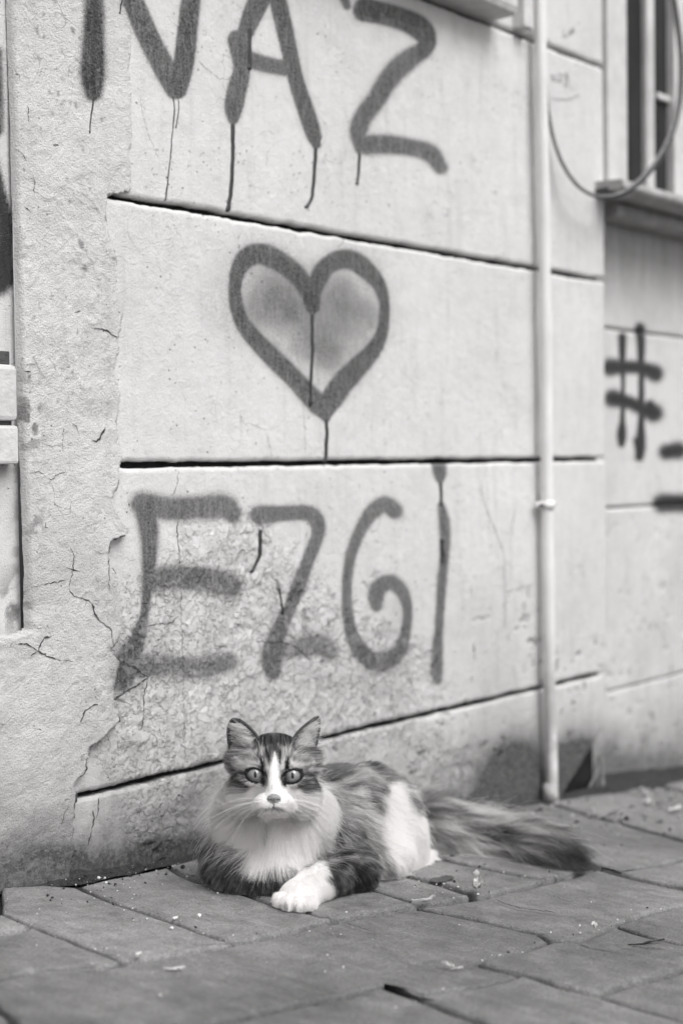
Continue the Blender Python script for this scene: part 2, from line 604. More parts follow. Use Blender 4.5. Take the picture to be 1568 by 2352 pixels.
def wall_fields(X, Z, rough=False):
    """relief towards the street (m) and paint attributes on the wall plane"""
    P = np.stack([X, np.zeros_like(X), Z], -1)
    px, py, dep = to_px(P)
    hg = Z - ground_z(X)
    relief = (fbm(X, Z, 4, 3, 3) - .5) * .006 + (fbm(X, Z, 22, 4, 11) - .5) * .0013 + (fbm(X, Z, 120, 3, 21) - .5) * .0006
    # peeling paint around the lower letters
    wx = X + (fbm(X, Z, 60, 2, 41) - .5) * .02
    wz = Z + (fbm(X, Z, 60, 2, 43) - .5) * .02
    peel = np.clip(blob(px, py, 520, 1420, 240, 260) + blob(px, py, 560, 1600, 330, 160) + blob(px, py, 330, 1650, 160, 140) + .8 * blob(px, py, 900, 1560, 140, 110)
                   + .75 * blob(px, py, 1000, 1790, 130, 90) + .5 * blob(px, py, 330, 1900, 120, 90), 0, 1)
    peel = sstep(.30, .62, peel * .75 + .38 * (fbm(X, Z, 14, 3, 51) - .25))
    f1, f2, cid = worley(wx, wz, 72, 61)
    g1, g2, cid2 = worley(wx, wz, 150, 67)
    flake = (cid - .45) * .0020 + (cid2 - .5) * .0010
    relief = relief + peel * flake
    spray = spray_field(px, py)
    # paint flaked off
    chip = peel * (sstep(.80, .9, cid) * .9 + sstep(.86, .95, cid2) * .6)
    spray = spray * (1 - .22 * np.clip(chip, 0, 1))
    # grime
    n1 = fbm(X, Z, 7, 4, 71)
    n2 = fbm(X, Z, 30, 4, 73)
    g = .24 * sstep(.62, .0, hg) ** 1.2 * (n1 * 1.3 + .35)
    g = g + .36 * sstep(.19, .0, hg) * (n2 + .5)
    g = g + .50 * sstep(.05, -.01, hg)
    g = g + .05 * peel * sstep(.4, .6, n2) + .08 * (n1 - .45)
    g = g + 1.0 * np.clip(1.25 * blob(px, py, 1184, 1818, 74, 112) + .12 * (n2 - .5), 0, 1) * sstep(1256, 1226, px)
    g = g + .35 * blob(px, py, 1190, 1820, 110, 90)
    g = g + .95 * np.clip(1.2 * blob(px, py, 1332, 1768, 72, 78) + .12 * (n2 - .5), 0, 1) * (px > 1262)
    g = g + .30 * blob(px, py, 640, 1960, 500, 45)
    pits = sstep(.70, .80, fbm(X, Z, 75, 2, 81)) * sstep(.45, .7, fbm(X, Z, 9, 2, 83)) * sstep(.5, .25, hg)
    relief = relief - .003 * pits
    dark = .5 * pits
    if X.ndim == 2:
        for sx, sy, sr in SPECKS:
            m = (np.abs(px - sx) < 5) & (np.abs(py - sy) < 5)
            if m.any():
                dark[m] = np.maximum(dark[m], .62 * sstep(sr * 1.5, sr * .5, np.hypot(px[m] - sx, py[m] - sy)))
    global LAST_PEEL
    LAST_PEEL = peel
    return px, py, dep, hg, relief, spray, np.clip(g, 0, .965), dark


def grid_quads(nx, nz, keep=None):
    i, j = np.meshgrid(np.arange(nx - 1), np.arange(nz - 1), indexing='ij')
    a = i * nz + j
    Q = np.stack([a, a + nz, a + nz + 1, a + 1], -1).reshape(-1, 4)
    if keep is not None:
        Q = Q[keep.reshape(-1)[Q].all(1)]
    return Q


def clean(V, Q, col):
    used = np.zeros(len(V), bool)
    used[Q] = True
    idx = np.cumsum(used) - 1
    return V[used], idx[Q], col[used]


GH = .0042                                        # half height of a joint
XS = np.concatenate([np.arange(on_wall(120, 1000)[0], 1.80, .0023), np.arange(1.80, X_END, .004), [X_END]])


def band(z_lo, z_hi, label, lo_ground=False, step=.0023):
    nz = max(8, int((z_hi - z_lo) / step))
    t = np.linspace(0, 1, nz)
    X, T = np.meshgrid(XS, t, indexing='ij')
    wob = lambda s: (fbm(XS, XS * 0 + s, 40, 4, 91) - .5) * .0040 + (fbm(XS, XS * 0 + s, 230, 2, 95) - .5) * .0018
    lo = (z_lo + (GH + wob(z_lo + 1)))[:, None] if not lo_ground else (ground_z(XS) - .03)[:, None]
    hi = (z_hi - GH + wob(z_hi + 5))[:, None]
    Z = lo * (1 - T) + hi * T
    px, py, dep, hg, rel, spray, g, dark = wall_fields(X, Z)
    Y = -rel
    # rounded, chipped arrises beside the joints
    e = np.minimum((Z - lo) if not lo_ground else 1.0, hi - Z)
    Y = Y + .0022 * sstep(.0045, 0, e)
    keep = np.ones(X.shape, bool)
    if lo_ground:                                  # the broken lower corner by the window bay
        bx, by = px, py + 10 * (fbm(X, Z, 30, 3, 99) - .5)
        cut = (by > 1674 + (1393 - bx) * 1.60) & (bx > 1296)
        keep &= ~cut
        Y = Y + .010 * sstep(18, 0, 1674 + (1393 - bx) * 1.60 - by) * (bx > 1290)
    # returns into the joints
    def ret(row):
        r = np.stack([X[:, row], np.full(len(XS), .022), Z[:, row]], -1)
        return r
    V = np.stack([X, Y, Z], -1)
    V = np.concatenate([ret(0)[:, None], V, ret(-1)[:, None]], 1)
    C = np.stack([spray, g, dark, LAST_PEEL], -1)
    C = np.concatenate([C[:, :1], C, C[:, -1:]], 1)
    C[:, 0, 2] = C[:, -1, 2] = .8
    K = np.concatenate([keep[:, :1], keep, keep[:, -1:]], 1)
    # right-hand return of the bay
    Vr = V[-1].copy()
    Vr[:, 1] = .07
    V = np.concatenate([V, Vr[None]], 0)
    C = np.concatenate([C, C[-1:]], 0)
    K = np.concatenate([K, K[-1:]], 0)
    Q = grid_quads(V.shape[0], V.shape[1], K)
    V2, Q2, C2 = clean(V.reshape(-1, 3), Q, C.reshape(-1, 4))
    o = fast_mesh('plaster_band', V2, Q2, M_WALL, building, True, {'paint': C2})
    o['label'] = label
    return o


TOPZ = 1.36
B_base = band(ground_z(X_END) - .03, Z3, 'grimy lowest plaster band behind the cat', True)
B_ezgi = band(Z3, Z2, 'plaster band sprayed with EZGI')
B_heart = band(Z2, Z1, 'plaster band sprayed with a heart')
B_naz = band(Z1, Z0, 'plaster band sprayed with NAZ')
B_top = band(Z0, TOPZ, 'plaster band above the topmost joint', False, .004)
B_ext = box('plaster_band', float(XS[0]), X_END, 0.0, .07, TOPZ + .006, 3.2, M_WALL, building, .003)
box('joint_backing', float(XS[0]), X_END - .006, .016, .06, float(ground_z(X_END)) + .16, 3.0, M_JOINT, building, 0)


def surf_y(x, z):
    """front of the wall skin at (x, z)"""
    r = wall_fields(np.atleast_1d(x), np.atleast_1d(z))[4]
    return -r


# rough render patch over the corner of the wall
def seam_px(py):
    return 30 + np.asarray(py) * .0135


def patch_fields(X, Z):
    px, py, dep, hg, rel, spray, g, dark = wall_fields(X, Z)
    ex = np.interp(py, EDGE[:, 1], EDGE[:, 0])
    s = (ex - px) * dep / FPX * 1.25 + (fbm(X, Z, 55, 4, 111) - .5) * .009
    th = .0016 + .0060 * sstep(150, 750, py) + .0070 * sstep(900, 1250, py)
    th = th * (1 - .35 * fbm(X, Z, 12, 3, 113))
    lump = (fbm(X, Z, 9, 4, 115) - .5) * .006 + (fbm(X, Z, 40, 4, 117) - .5) * .0026 + (fbm(X, Z, 190, 3, 119) - .5) * .0012
    # trowel ridges
    rdg = np.abs(fbm(X * .8 + Z * .6, Z * .5 - X, 16, 3, 121) - .5)
    lump = lump + .0011 * sstep(.05, 0, rdg) * sstep(.45, .65, fbm(X, Z, 6, 2, 123))
    inside = sstep(-.0005, .0018, s)
    Y = -(rel * .4 + (th + lump * np.clip(s / .012, 0.2, 1)) * inside) + .006 * (1 - inside)
    Y = np.where(inside > .9, np.minimum(Y, -rel * .4 - .0008), Y)
    g = .8 * g + .14 * sstep(.45, .75, fbm(X, Z, 11, 4, 125)) * sstep(.75, .2, hg) + .12 * sstep(.2, 0, hg)
    flk = sstep(.52, .60, fbm(X, Z, 90, 3, 127))
    g = g + .75 * flk * np.clip(blob(px, py, 62, 960, 30, 95) + .6 * blob(px, py, 72, 1210, 22, 55) + blob(px, py, 30, 1385, 34, 50) + .7 * blob(px, py, 20, 1310, 18, 60), 0, 1)
    g = g + .16 * blob(px, py, 60, 1980, 200, 60)
    pits = sstep(.80, .88, fbm(X, Z, 110, 2, 129)) * sstep(.45, .65, fbm(X, Z, 8, 2, 131))
    dark = .5 * pits
    return px, py, s, Y, spray, np.clip(g, 0, .9), dark


xp = np.arange(on_wall(-260, 1000)[0], on_wall(335, 1000)[0], .0022)
zp = np.arange(ground_z(xp[-1]) - .03, TOPZ, .0024)
XP, ZP = np.meshgrid(xp, zp, indexing='ij')
ppx, ppy, ps, pY, pspray, pg, pdk = patch_fields(XP, ZP)
Z_STEP = float(on_wall(40, 1440)[2])
brk = Z_STEP + .03 * (fbm(XP, ZP, 30, 3, 137) - .5)
left_ok = (XP > X_SEAM + .003 * (fbm(XP, ZP, 25, 3, 139) - .5)) | (ZP < brk)
K = (ps > -.006) & left_ok
pY = pY + .012 * (1 - sstep(0, .006, XP - X_SEAM)) * (ZP > brk - .004)
Qp = grid_quads(len(xp), len(zp), K)
Vp, Qp, Cp = clean(np.stack([XP, pY, ZP], -1).reshape(-1, 3), Qp, np.stack([pspray, pg, pdk, .25 * LAST_PEEL], -1).reshape(-1, 4))
patch = fast_mesh('rough_render_patch', Vp, Qp, M_ROUGH, building, True, {'paint': Cp})
patch['label'] = 'lumpy cracked render over the wall corner left of the letters'


def skin_y(x, z):
    """front of whichever skin is outermost"""
    x, z = np.atleast_1d(x), np.atleast_1d(z)
    a = surf_y(x, z)
    _, _, s, Y, _, _, _ = patch_fields(x, z)
    return np.where(s > 0, np.minimum(a, Y), a)


# cracks and painted lip shade: ragged dark ribbons lying in the skin
def crack_or_shade(pts, w0=1.6, frame=(0, 0, 1), jag=2.2, parent=None):
    P = np.array(crop_pts(pts, *frame))
    L = np.hypot(*np.diff(P, axis=0).T).sum()
    S = P if len(P) < 3 else P
    n = max(4, int(L / 5))
    u = np.concatenate([[0], np.cumsum(np.hypot(*np.diff(P, axis=0).T))])
    q = np.linspace(0, u[-1], n)
    S = np.column_stack([np.interp(q, u, P[:, 0]), np.interp(q, u, P[:, 1])])
    S[1:-1] += rng.normal(0, jag * .5, S[1:-1].shape)
    W = on_wall(S[:, 0], S[:, 1])
    x, z = W[:, 0], W[:, 2]
    y = skin_y(x, z) - .0006
    T = np.gradient(np.column_stack([x, z]), axis=0)
    T /= np.linalg.norm(T, axis=1)[:, None] + 1e-9
    wid = w0 * .00020 * (1 + rng.normal(0, .45, n).clip(-.8, 1.4))
    wid *= np.minimum(1, np.minimum(np.arange(n), np.arange(n)[::-1]) / 2 + .15)
    nx, nz = -T[:, 1] * wid, T[:, 0] * wid
    V = np.concatenate([np.column_stack([x + nx, y, z + nz]), np.column_stack([x - nx, y, z - nz])])
    Fc = [(k, k + 1, n + k + 1, n + k) for k in range(n - 1)]
    return mesh_obj('crack_or_shade', V, Fc, M_CRACK_SHADE, parent or patch)


crack_or_shade([tuple(p) for p in EDGE[(EDGE[:, 1] > 1040) & (EDGE[:, 1] < 1620)]], 2.2, jag=1.6)  # these three ribbons paint the shade under the render lip
crack_or_shade([tuple(p) for p in EDGE[(EDGE[:, 1] > 1600) & (EDGE[:, 1] < 2010)]], 4.2, jag=1.8)
crack_or_shade([tuple(p) for p in EDGE[(EDGE[:, 1] > 470) & (EDGE[:, 1] < 1050)]], 1.0, jag=1.6)
fL = (0, 689, .3662)
for pts, w in (([(150, 1085), (215, 1075), (250, 1095), (290, 1130), (340, 1090), (390, 1075)], 1.5), ([(290, 1130), (315, 1220), (310, 1285), (350, 1305)], 1.1),
               ([(160, 1800), (240, 1780), (300, 1770), (395, 1750)], 2.0), ([(410, 1540), (435, 1610), (415, 1700), (395, 1820), (440, 1860), (530, 1885), (548, 1950), (590, 2010), (650, 2060), (668, 2170)], 2.0),
               ([(540, 1890), (550, 1950), (585, 2005)], 4.0), ([(550, 885), (580, 887), (605, 865), (620, 830), (640, 795)], 4.5), ([(155, 2235), (200, 2190), (240, 2110), (290, 2105)], 3.2),
               ([(60, 2150), (130, 2150), (200, 2200), (270, 2235), (340, 2255), (420, 2260)], 2.4), ([(405, 750), (460, 800), (475, 855)], 1.0), ([(355, 1665), (420, 1690), (470, 1700)], 2.2),
               ([(370, 790), (365, 900), (370, 960)], 1.2), ([(250, 910), (310, 915), (365, 912)], 1.0), ([(665, 1505), (720, 1480), (775, 1468)], 5.5), ([(650, 1520), (640, 1600), (645, 1700), (640, 1820)], 2.2),
               ([(465, 175), (458, 225)], 2.0), ([(570, 180), (630, 190), (680, 215), (730, 250)], 2.6), ([(450, 80), (490, 70)], 3.5), ([(255, 1390), (250, 1430), (262, 1425)], 4.5),
               ([(125, 450), (170, 452)], 3.0), ([(545, 1565), (600, 1595), (640, 1585)], 1.2)):
    crack_or_shade(pts, w, fL)
fT = (0, 0, .3662)
for pts, w in (([(160, 660), (172, 690), (165, 730), (178, 780)], 2.2), ([(90, 940), (120, 955), (160, 1010)], 1.8), ([(190, 1110), (205, 1150), (200, 1230)], 2.0), ([(135, 1290), (200, 1340)], 1.6),
               ([(320, 905), (360, 915)], 3.0), ([(80, 465), (120, 475), (125, 510)], 1.4), ([(570, 2060), (640, 2070), (690, 2100)], 3.0)):
    crack_or_shade(pts, w, fT)
fB = (0, 1550, .3296)
for pts, w in (([(400, 862), (440, 855), (470, 850)], 3.2), ([(520, 330), (545, 250), (600, 205), (640, 200)], 3.5), ([(190, 365), (225, 370), (250, 380)], 4.0), ([(0, 750), (70, 745)], 2.0),
               ([(380, 1040), (400, 950), (430, 900)], 1.6), ([(560, 560), (548, 690), (490, 780), (475, 900), (470, 1050), (480, 1130), (490, 1190)], 3.6)):
    crack_or_shade(pts, w, fB)
for pts, w in (([(445, 110), (440, 200), (405, 275)], 1.6), ([(440, 400), (433, 440), (440, 520), (452, 600)], 3.0), ([(452, 600), (457, 800), (462, 1000), (470, 1200), (476, 1500), (480, 1760)], 1.3),
               ([(110, 1205), (190, 1240), (235, 1270), (275, 1295)], 4.0), ([(275, 1295), (200, 1345), (130, 1385), (60, 1430)], 5.0), ([(240, 1005), (330, 992), (400, 985), (445, 948)], 2.4),
               ([(275, 1295), (310, 1190), (325, 1150)], 1.8), ([(275, 1295), (250, 1380), (245, 1500), (235, 1600)], 2.6), ([(880, 1090), (960, 1098), (1040, 1095), (1110, 1120), (1200, 1200)], 2.2),
               ([(580, 1150), (640, 1130), (720, 1120)], 1.2), ([(760, 990), (800, 995)], 4.5), ([(700, 860), (755, 865)], 3.0)):
    crack_or_shade(pts, w, fE, parent=B_ezgi)
for pts, w in (([(640, 940), (655, 990), (640, 1060), (630, 1120), (610, 1190)], 4.0), ([(685, 850), (680, 960), (660, 1000)], 2.2), ([(1150, 940), (1120, 1010)], 2.4)):
    crack_or_shade(pts, w, fB, parent=B_base)
for pts, w in (([(440, 330 + 0), (500, 400), (560, 470), (620, 600), (640, 640)], .8), ([(1240, 385), (1290, 430), (1380, 500), (1440, 490)], 1.3), ([(870, 540), (890, 700), (930, 850), (990, 990)], .8)):
    crack_or_shade(pts, w, fT, parent=B_naz)
for pts, w in (([(965, 205), (985, 290), (1000, 370), (1060, 500), (1110, 640), (1120, 900), (1125, 1130)], 1.8), ([(490, 1300), (540, 1450), (600, 1620)], 1.5), ([(1160, 1130), (1140, 1210)], 2.4),
               ([(930, 1210), (935, 1320)], 5.0), ([(905, 850), (910, 910)], 4.0), ([(565, 840), (580, 885)], 4.0), ([(925, 1420), (910, 1460)], 4.0), ([(270, 1510), (390, 1410)], 2.0), ([(1320, 270), (1340, 330)], 4.0)):
    crack_or_shade(pts, w, fG, parent=B_ezgi)
for pts, w in (([(230, 660 * 0 + 40), (180, 130), (230, 190)], 1.2), ([(420, 1640), (440, 1720), (465, 1830)], 1.0), ([(620, 820), (660, 1050), (705, 1400), (725, 1850)], .9)):
    crack_or_shade(pts, w, fH, parent=B_heart)


# runs of wet paint that dried on the wall
def drip(pts, w, frame, parent):
    P = np.array(crop_pts(pts, *frame))
    S = spline(P, 26)
    S[:, 0] += (vnoise(S[:, 1] / 14, S[:, 1] * 0, 3) - .5) * 2.0
    W = on_wall(S[:, 0], S[:, 1])
    x, z = W[:, 0], W[:, 2]
    y = surf_y(x, z)
    _, _, s, Yp, _, _, _ = patch_fields(x, z)
    y = np.where(s > 0, np.minimum(y, Yp), y)
    n = len(S)
    r = w * .00036 * (1 + .22 * (fbm(z, z * 0, 60, 3, 7) - .5))
    r = r * (.75 + .25 * np.linspace(1, .8, n))
    r[-3:] *= np.array([1.25, 1.3, .7])
    V, Fc = [], []
    for k in range(n):
        for a in np.linspace(0, math.pi, 6):
            V.append((x[k] + r[k] * math.cos(a) * 1.25, y[k] + .0005 - r[k] * .75 * math.sin(a), z[k]))
    for k in range(n - 1):
        for s_ in range(5):
            Fc.append((k * 6 + s_, k * 6 + s_ + 1, (k + 1) * 6 + s_ + 1, (k + 1) * 6 + s_))
    return mesh_obj('paint_drip', V, Fc, M_DRIP, parent, True)


drip([(214, 228), (209, 255), (205, 285), (203, 308)], 3.6, (0, 0, 1), B_naz)
drip([(228, 120), (230, 150), (229, 168)], 3.6, (0, 0, 1), B_naz)
drip([(280, -10), (278, 20), (276, 32)], 3.4, (0, 0, 1), B_naz)
drip([(398, 222), (399, 260), (394, 320), (388, 385), (378, 462)], 3.2, (0, 0, 1), B_naz)
drip([(410, 222), (408, 260), (403, 296)], 2.8, (0, 0, 1), B_naz)
drip([(125, 780), (122, 1000), (110, 1200), (88, 1330)], 9, fA, B_naz)
drip([(645, 930), (638, 1080), (620, 1240), (580, 1305)], 9, fA, B_naz)
drip([(922, 960), (918, 1080), (905, 1160)], 8, fA, B_naz)
drip([(238, 180), (236, 300), (232, 440)], 9, fA, B_naz)
drip([(778, 700), (776, 950), (766, 1200), (762, 1425)], 8, fH, B_heart)
drip([(888, 1530), (890, 1680), (886, 1790), (874, 1862)], 9, fH, B_heart)
drip([(912, 455), (906, 580), (890, 640), (864, 700)], 9, fE, B_ezgi)
drip([(1018, 790), (1032, 860), (1046, 940)], 6, fE, B_ezgi)
drip([(720, 205), (721, 270), (721, 345)], 9, fG, B_ezgi)
drip([(728, 560), (730, 640), (732, 700)], 12, fG, B_ezgi)

# pencilled scribbles beside the pipe
M_PENCIL = simple_mat('pencil', .28, .8, .3, 300, 0, .2)


def scribble(lines, frame, parent, w=.0011):
    V, Fc = [], []
    for pts in lines:
        S = spline(np.array(crop_pts(pts, *frame)), 4 * len(pts))
        W = on_wall(S[:, 0], S[:, 1])
        y = surf_y(W[:, 0], W[:, 2]) - .0007
        T = np.gradient(W[:, [0, 2]], axis=0)
        T /= np.linalg.norm(T, axis=1)[:, None] + 1e-9
        b = len(V)
        for k in range(len(S)):
            for sg in (1, -1):
                V.append((W[k, 0] - sg * T[k, 1] * w, y[k], W[k, 2] + sg * T[k, 0] * w))
        Fc += [(b + 2 * k, b + 2 * k + 1, b + 2 * k + 3, b + 2 * k + 2) for k in range(len(S) - 1)]
    return mesh_obj('pencil_scribble', V, Fc, M_PENCIL, parent)


fS = (1033.6, 0, .3418)
scribble([[(682, 500), (684, 545)], [(684, 505), (705, 545), (712, 500)], [(725, 505), (745, 500), (740, 525), (722, 545), (752, 545)], [(790, 500), (768, 495), (770, 515), (790, 530), (785, 570), (768, 575), (772, 545), (792, 505)]], fS, B_naz)
scribble([[(685, 670), (700, 660), (715, 678), (730, 660), (745, 676), (760, 660), (775, 678), (790, 662), (805, 674), (825, 655), (870, 640)]], fS, B_naz, .0009)
scribble([[(755, 195), (760, 250), (780, 240)], [(785, 225), (795, 240), (805, 215), (790, 210)], [(810, 205), (815, 235)], [(812, 190), (828, 220), (825, 175)], [(855, 150), (850, 165)]], fS, B_top)
# ------------------------------------------------------------------ street
def slab_material():
    m = NT('worn_paving_stone')
    oi = m.n('ShaderNodeObjectInfo')
    rnd = oi.outputs['Random']
    big = m.noise(4.5, 5, .6)
    mid = m.noise(30, 5, .62)
    sand = m.noise(420, 4, .65)
    streak = m.noise(1, 5, .6, m.stretch(60, 14, 30, (0, 0, .5)))
    v = m.math('MULTIPLY', m.ramp(big, .28, .72, .70, 1.22), m.mix(rnd, .150, .215))
    v = m.math('MULTIPLY', v, m.ramp(mid, .3, .7, .82, 1.16))
    v = m.math('MULTIPLY', v, m.ramp(streak, .35, .7, .88, 1.10))
    v = m.math('MULTIPLY', v, m.ramp(sand, .3, .72, .66, 1.34))
    sp = m.vor(170)
    v = m.mix(m.math('MULTIPLY', m.ramp(sp, .05, .11, 1, 0), m.ramp(m.noise(18, 2), .52, .62)), v, .035)
    sp2 = m.vor(120, vec=m.stretch(1.3, 1.1, 1))
    v = m.mix(m.math('MULTIPLY', m.ramp(sp2, .03, .07, 1, 0), m.ramp(m.noise(13, 2), .56, .64)), v, .55)
    nr = m.bump(sand, .0012, .8)
    nr = m.bump(m.noise(70, 5, .65), .006, .8, nr)
    nr = m.bump(m.noise(1, 4, .55, m.stretch(40, 9, 20, (0, 0, .5))), .006, .6, nr)
    return m.done(v, m.ramp(mid, .3, .7, .62, .8), nr, .35)


def dirt_material():
    m = NT('street_dirt')
    a = m.noise(160, 6, .7)
    v = m.math('MULTIPLY', m.ramp(a, .3, .7, .55, 1.5), .042)
    v = m.mix(m.math('MULTIPLY', m.ramp(m.vor(210), .10, .2, 1, 0), m.ramp(m.noise(60, 2), .55, .62)), v, .4)
    # beyond the paved strip the bed is plain worn asphalt
    sp = m.n('ShaderNodeSeparateXYZ')
    m.lk(m.tc, sp.inputs[0])
    far = m.math('MAXIMUM', m.ramp(sp.outputs[1], -1.05, -1.25), m.math('MAXIMUM', m.ramp(sp.outputs[0], 3.3, 3.6), m.ramp(sp.outputs[0], .35, .15)))
    v = m.mix(far, v, m.math('MULTIPLY', m.ramp(a, .3, .7, .8, 1.2), .11))
    return m.done(v, .95, m.bump(a, .004, 1.0), .15)


M_SLAB = slab_material()
M_DIRT = dirt_material()

street = empty('pavement', (1.2, -.6, float(ground_z(1.2))), kind='structure')

# joint bed: one sheet out to the horizon, fine relief near the wall
xs = np.concatenate([np.linspace(-120, -1, 14)[:-1], np.arange(-1, 3.6, .02), np.linspace(3.6, 160, 16)])
ys = np.concatenate([np.linspace(-160, -1.6, 14)[:-1], np.arange(-1.6, .12, .02), np.linspace(.2, 1.2, 4)])
GX, GY = np.meshgrid(xs, ys, indexing='ij')
GZ = ground_z(GX) - .011 + (fbm(GX, GY, 22, 3, 201) - .5) * .004
V = np.stack([GX, GY, GZ], -1).reshape(-1, 3)
nz_ = len(ys)
Q = grid_quads(len(xs), nz_)
bed = fast_mesh('joint_bed', V, Q, M_DIRT, street, True)

# paving stones, outlines surveyed on the ground
SLABS = [
    # row along the wall
    [(-420, 2120), (-260, 2080), (-60, 2048), (0, 2040), (0, 2094), (-100, 2128), (-320, 2175)],
    [(2, 2038), (100, 2030), (178, 2036), (240, 2064), (330, 2094), (430, 2129), (536, 2161), (380, 2194), (286, 2206), (215, 2176), (150, 2151), (75, 2124), (3, 2096)],
    [(184, 2034), (250, 2016), (383, 1992), (440, 2021), (490, 2039), (560, 2054), (605, 2071), (650, 2085), (700, 2095), (740, 2106), (766, 2112), (720, 2119), (640, 2144), (541, 2161), (433, 2128), (333, 2092), (243, 2062)],
    [(388, 1990), (450, 1972), (519, 1957), (700, 2005), (884, 2052), (958, 2077), (850, 2095), (772, 2111), (742, 2104), (702, 2093), (652, 2083), (607, 2069), (562, 2052), (492, 2037)],
    [(528, 1955), (638, 1938), (800, 1980), (950, 2018), (1022, 2032), (1080, 2055), (966, 2075), (892, 2050), (710, 2002)],
    [(650, 1936), (784, 1915), (930, 1954), (1060, 1988), (1140, 2003), (1222, 2018), (1284, 2014), (1200, 2036), (1100, 2057), (1088, 2053), (1028, 2028), (958, 2015), (808, 1976)],
    [(794, 1913), (976, 1886), (1170, 1937), (1362, 1989), (1292, 2010), (1226, 2013), (1142, 1999), (1066, 1984), (936, 1950)],
    [(986, 1884), (1246, 1843), (1440, 1898), (1640, 1956), (1534, 1981), (1484, 1989), (1424, 1998), (1374, 1987), (1178, 1934)],
    [(1256, 1841), (1500, 1803), (1900, 1902), (1652, 1952), (1448, 1894)],
    [(1510, 1801), (1800, 1755), (2200, 1840), (1910, 1898)],
    # second row
    [(-320, 2182), (-100, 2134), (0, 2100), (73, 2128), (40, 2138), (0, 2146), (-280, 2215)],
    [(-280, 2222), (0, 2150), (44, 2142), (77, 2130), (148, 2156), (212, 2181), (282, 2209), (230, 2224), (90, 2228), (-60, 2262)],
    [(-60, 2268), (60, 2242), (92, 2233), (232, 2229), (290, 2213), (382, 2199), (542, 2167), (642, 2149), (722, 2125), (770, 2117), (860, 2099), (958, 2084), (1030, 2098), (1120, 2118), (1234, 2142), (1262, 2160),
     (1200, 2178), (1120, 2198), (1085, 2212), (1195, 2242), (1080, 2270), (960, 2284), (874, 2260), (784, 2284), (640, 2309), (480, 2352), (300, 2420), (100, 2400)],
    [(964, 2082), (1100, 2063), (1200, 2041), (1290, 2019), (1368, 1995), (1450, 2017), (1570, 2042), (1700, 2066), (1568, 2077), (1490, 2092), (1420, 2117), (1370, 2139), (1330, 2157), (1268, 2158), (1238, 2139), (1124, 2115), (1034, 2095)],
    [(1376, 1993), (1426, 2004), (1486, 1995), (1536, 1987), (1650, 1962), (1905, 1908), (2100, 1960), (1710, 2064), (1572, 2038), (1452, 2014)],
    # near rows
    [(1092, 2213), (1122, 2203), (1202, 2183), (1264, 2166), (1330, 2163), (1372, 2146), (1408, 2130), (1500, 2158), (1575, 2174), (1640, 2190), (1568, 2227), (1510, 2243), (1430, 2262), (1370, 2284), (1290, 2267), (1200, 2238)],
    [(1412, 2126), (1422, 2122), (1492, 2097), (1568, 2083), (1706, 2070), (1860, 2110), (1648, 2188), (1578, 2170), (1502, 2154)],
    [(878, 2264), (962, 2289), (1082, 2275), (1200, 2245), (1288, 2272), (1364, 2289), (1440, 2312), (1568, 2348), (1700, 2390), (1400, 2480), (1130, 2356), (1040, 2322), (960, 2291)],
    [(1374, 2290), (1432, 2268), (1512, 2248), (1568, 2233), (1648, 2194), (1868, 2114), (2060, 2180), (1708, 2386), (1570, 2345), (1444, 2308)],
    [(485, 2356), (642, 2314), (786, 2289), (872, 2266), (958, 2293), (1036, 2325), (1126, 2359), (1390, 2484), (1000, 2640), (700, 2570), (560, 2440)],
    [(-60, 2275), (90, 2406), (296, 2426), (470, 2360), (560, 2440), (690, 2570), (300, 2700), (-400, 2500), (-500, 2350)],
]


def inset_poly(P, d):
    n = len(P)
    out = []
    area = .5 * sum(P[k][0] * P[(k + 1) % n][1] - P[(k + 1) % n][0] * P[k][1] for k in range(n))
    sg = 1 if area > 0 else -1
    for k in range(n):
        a, b, c = P[k - 1], P[k], P[(k + 1) % n]
        t1 = (b - a) / (np.linalg.norm(b - a) + 1e-9)
        t2 = (c - b) / (np.linalg.norm(c - b) + 1e-9)
        n1, n2 = sg * np.array([-t1[1], t1[0]]), sg * np.array([-t2[1], t2[0]])
        q = n1 + n2
        q /= max(np.linalg.norm(q), .5)
        out.append(b + q * d)
    return np.array(out)


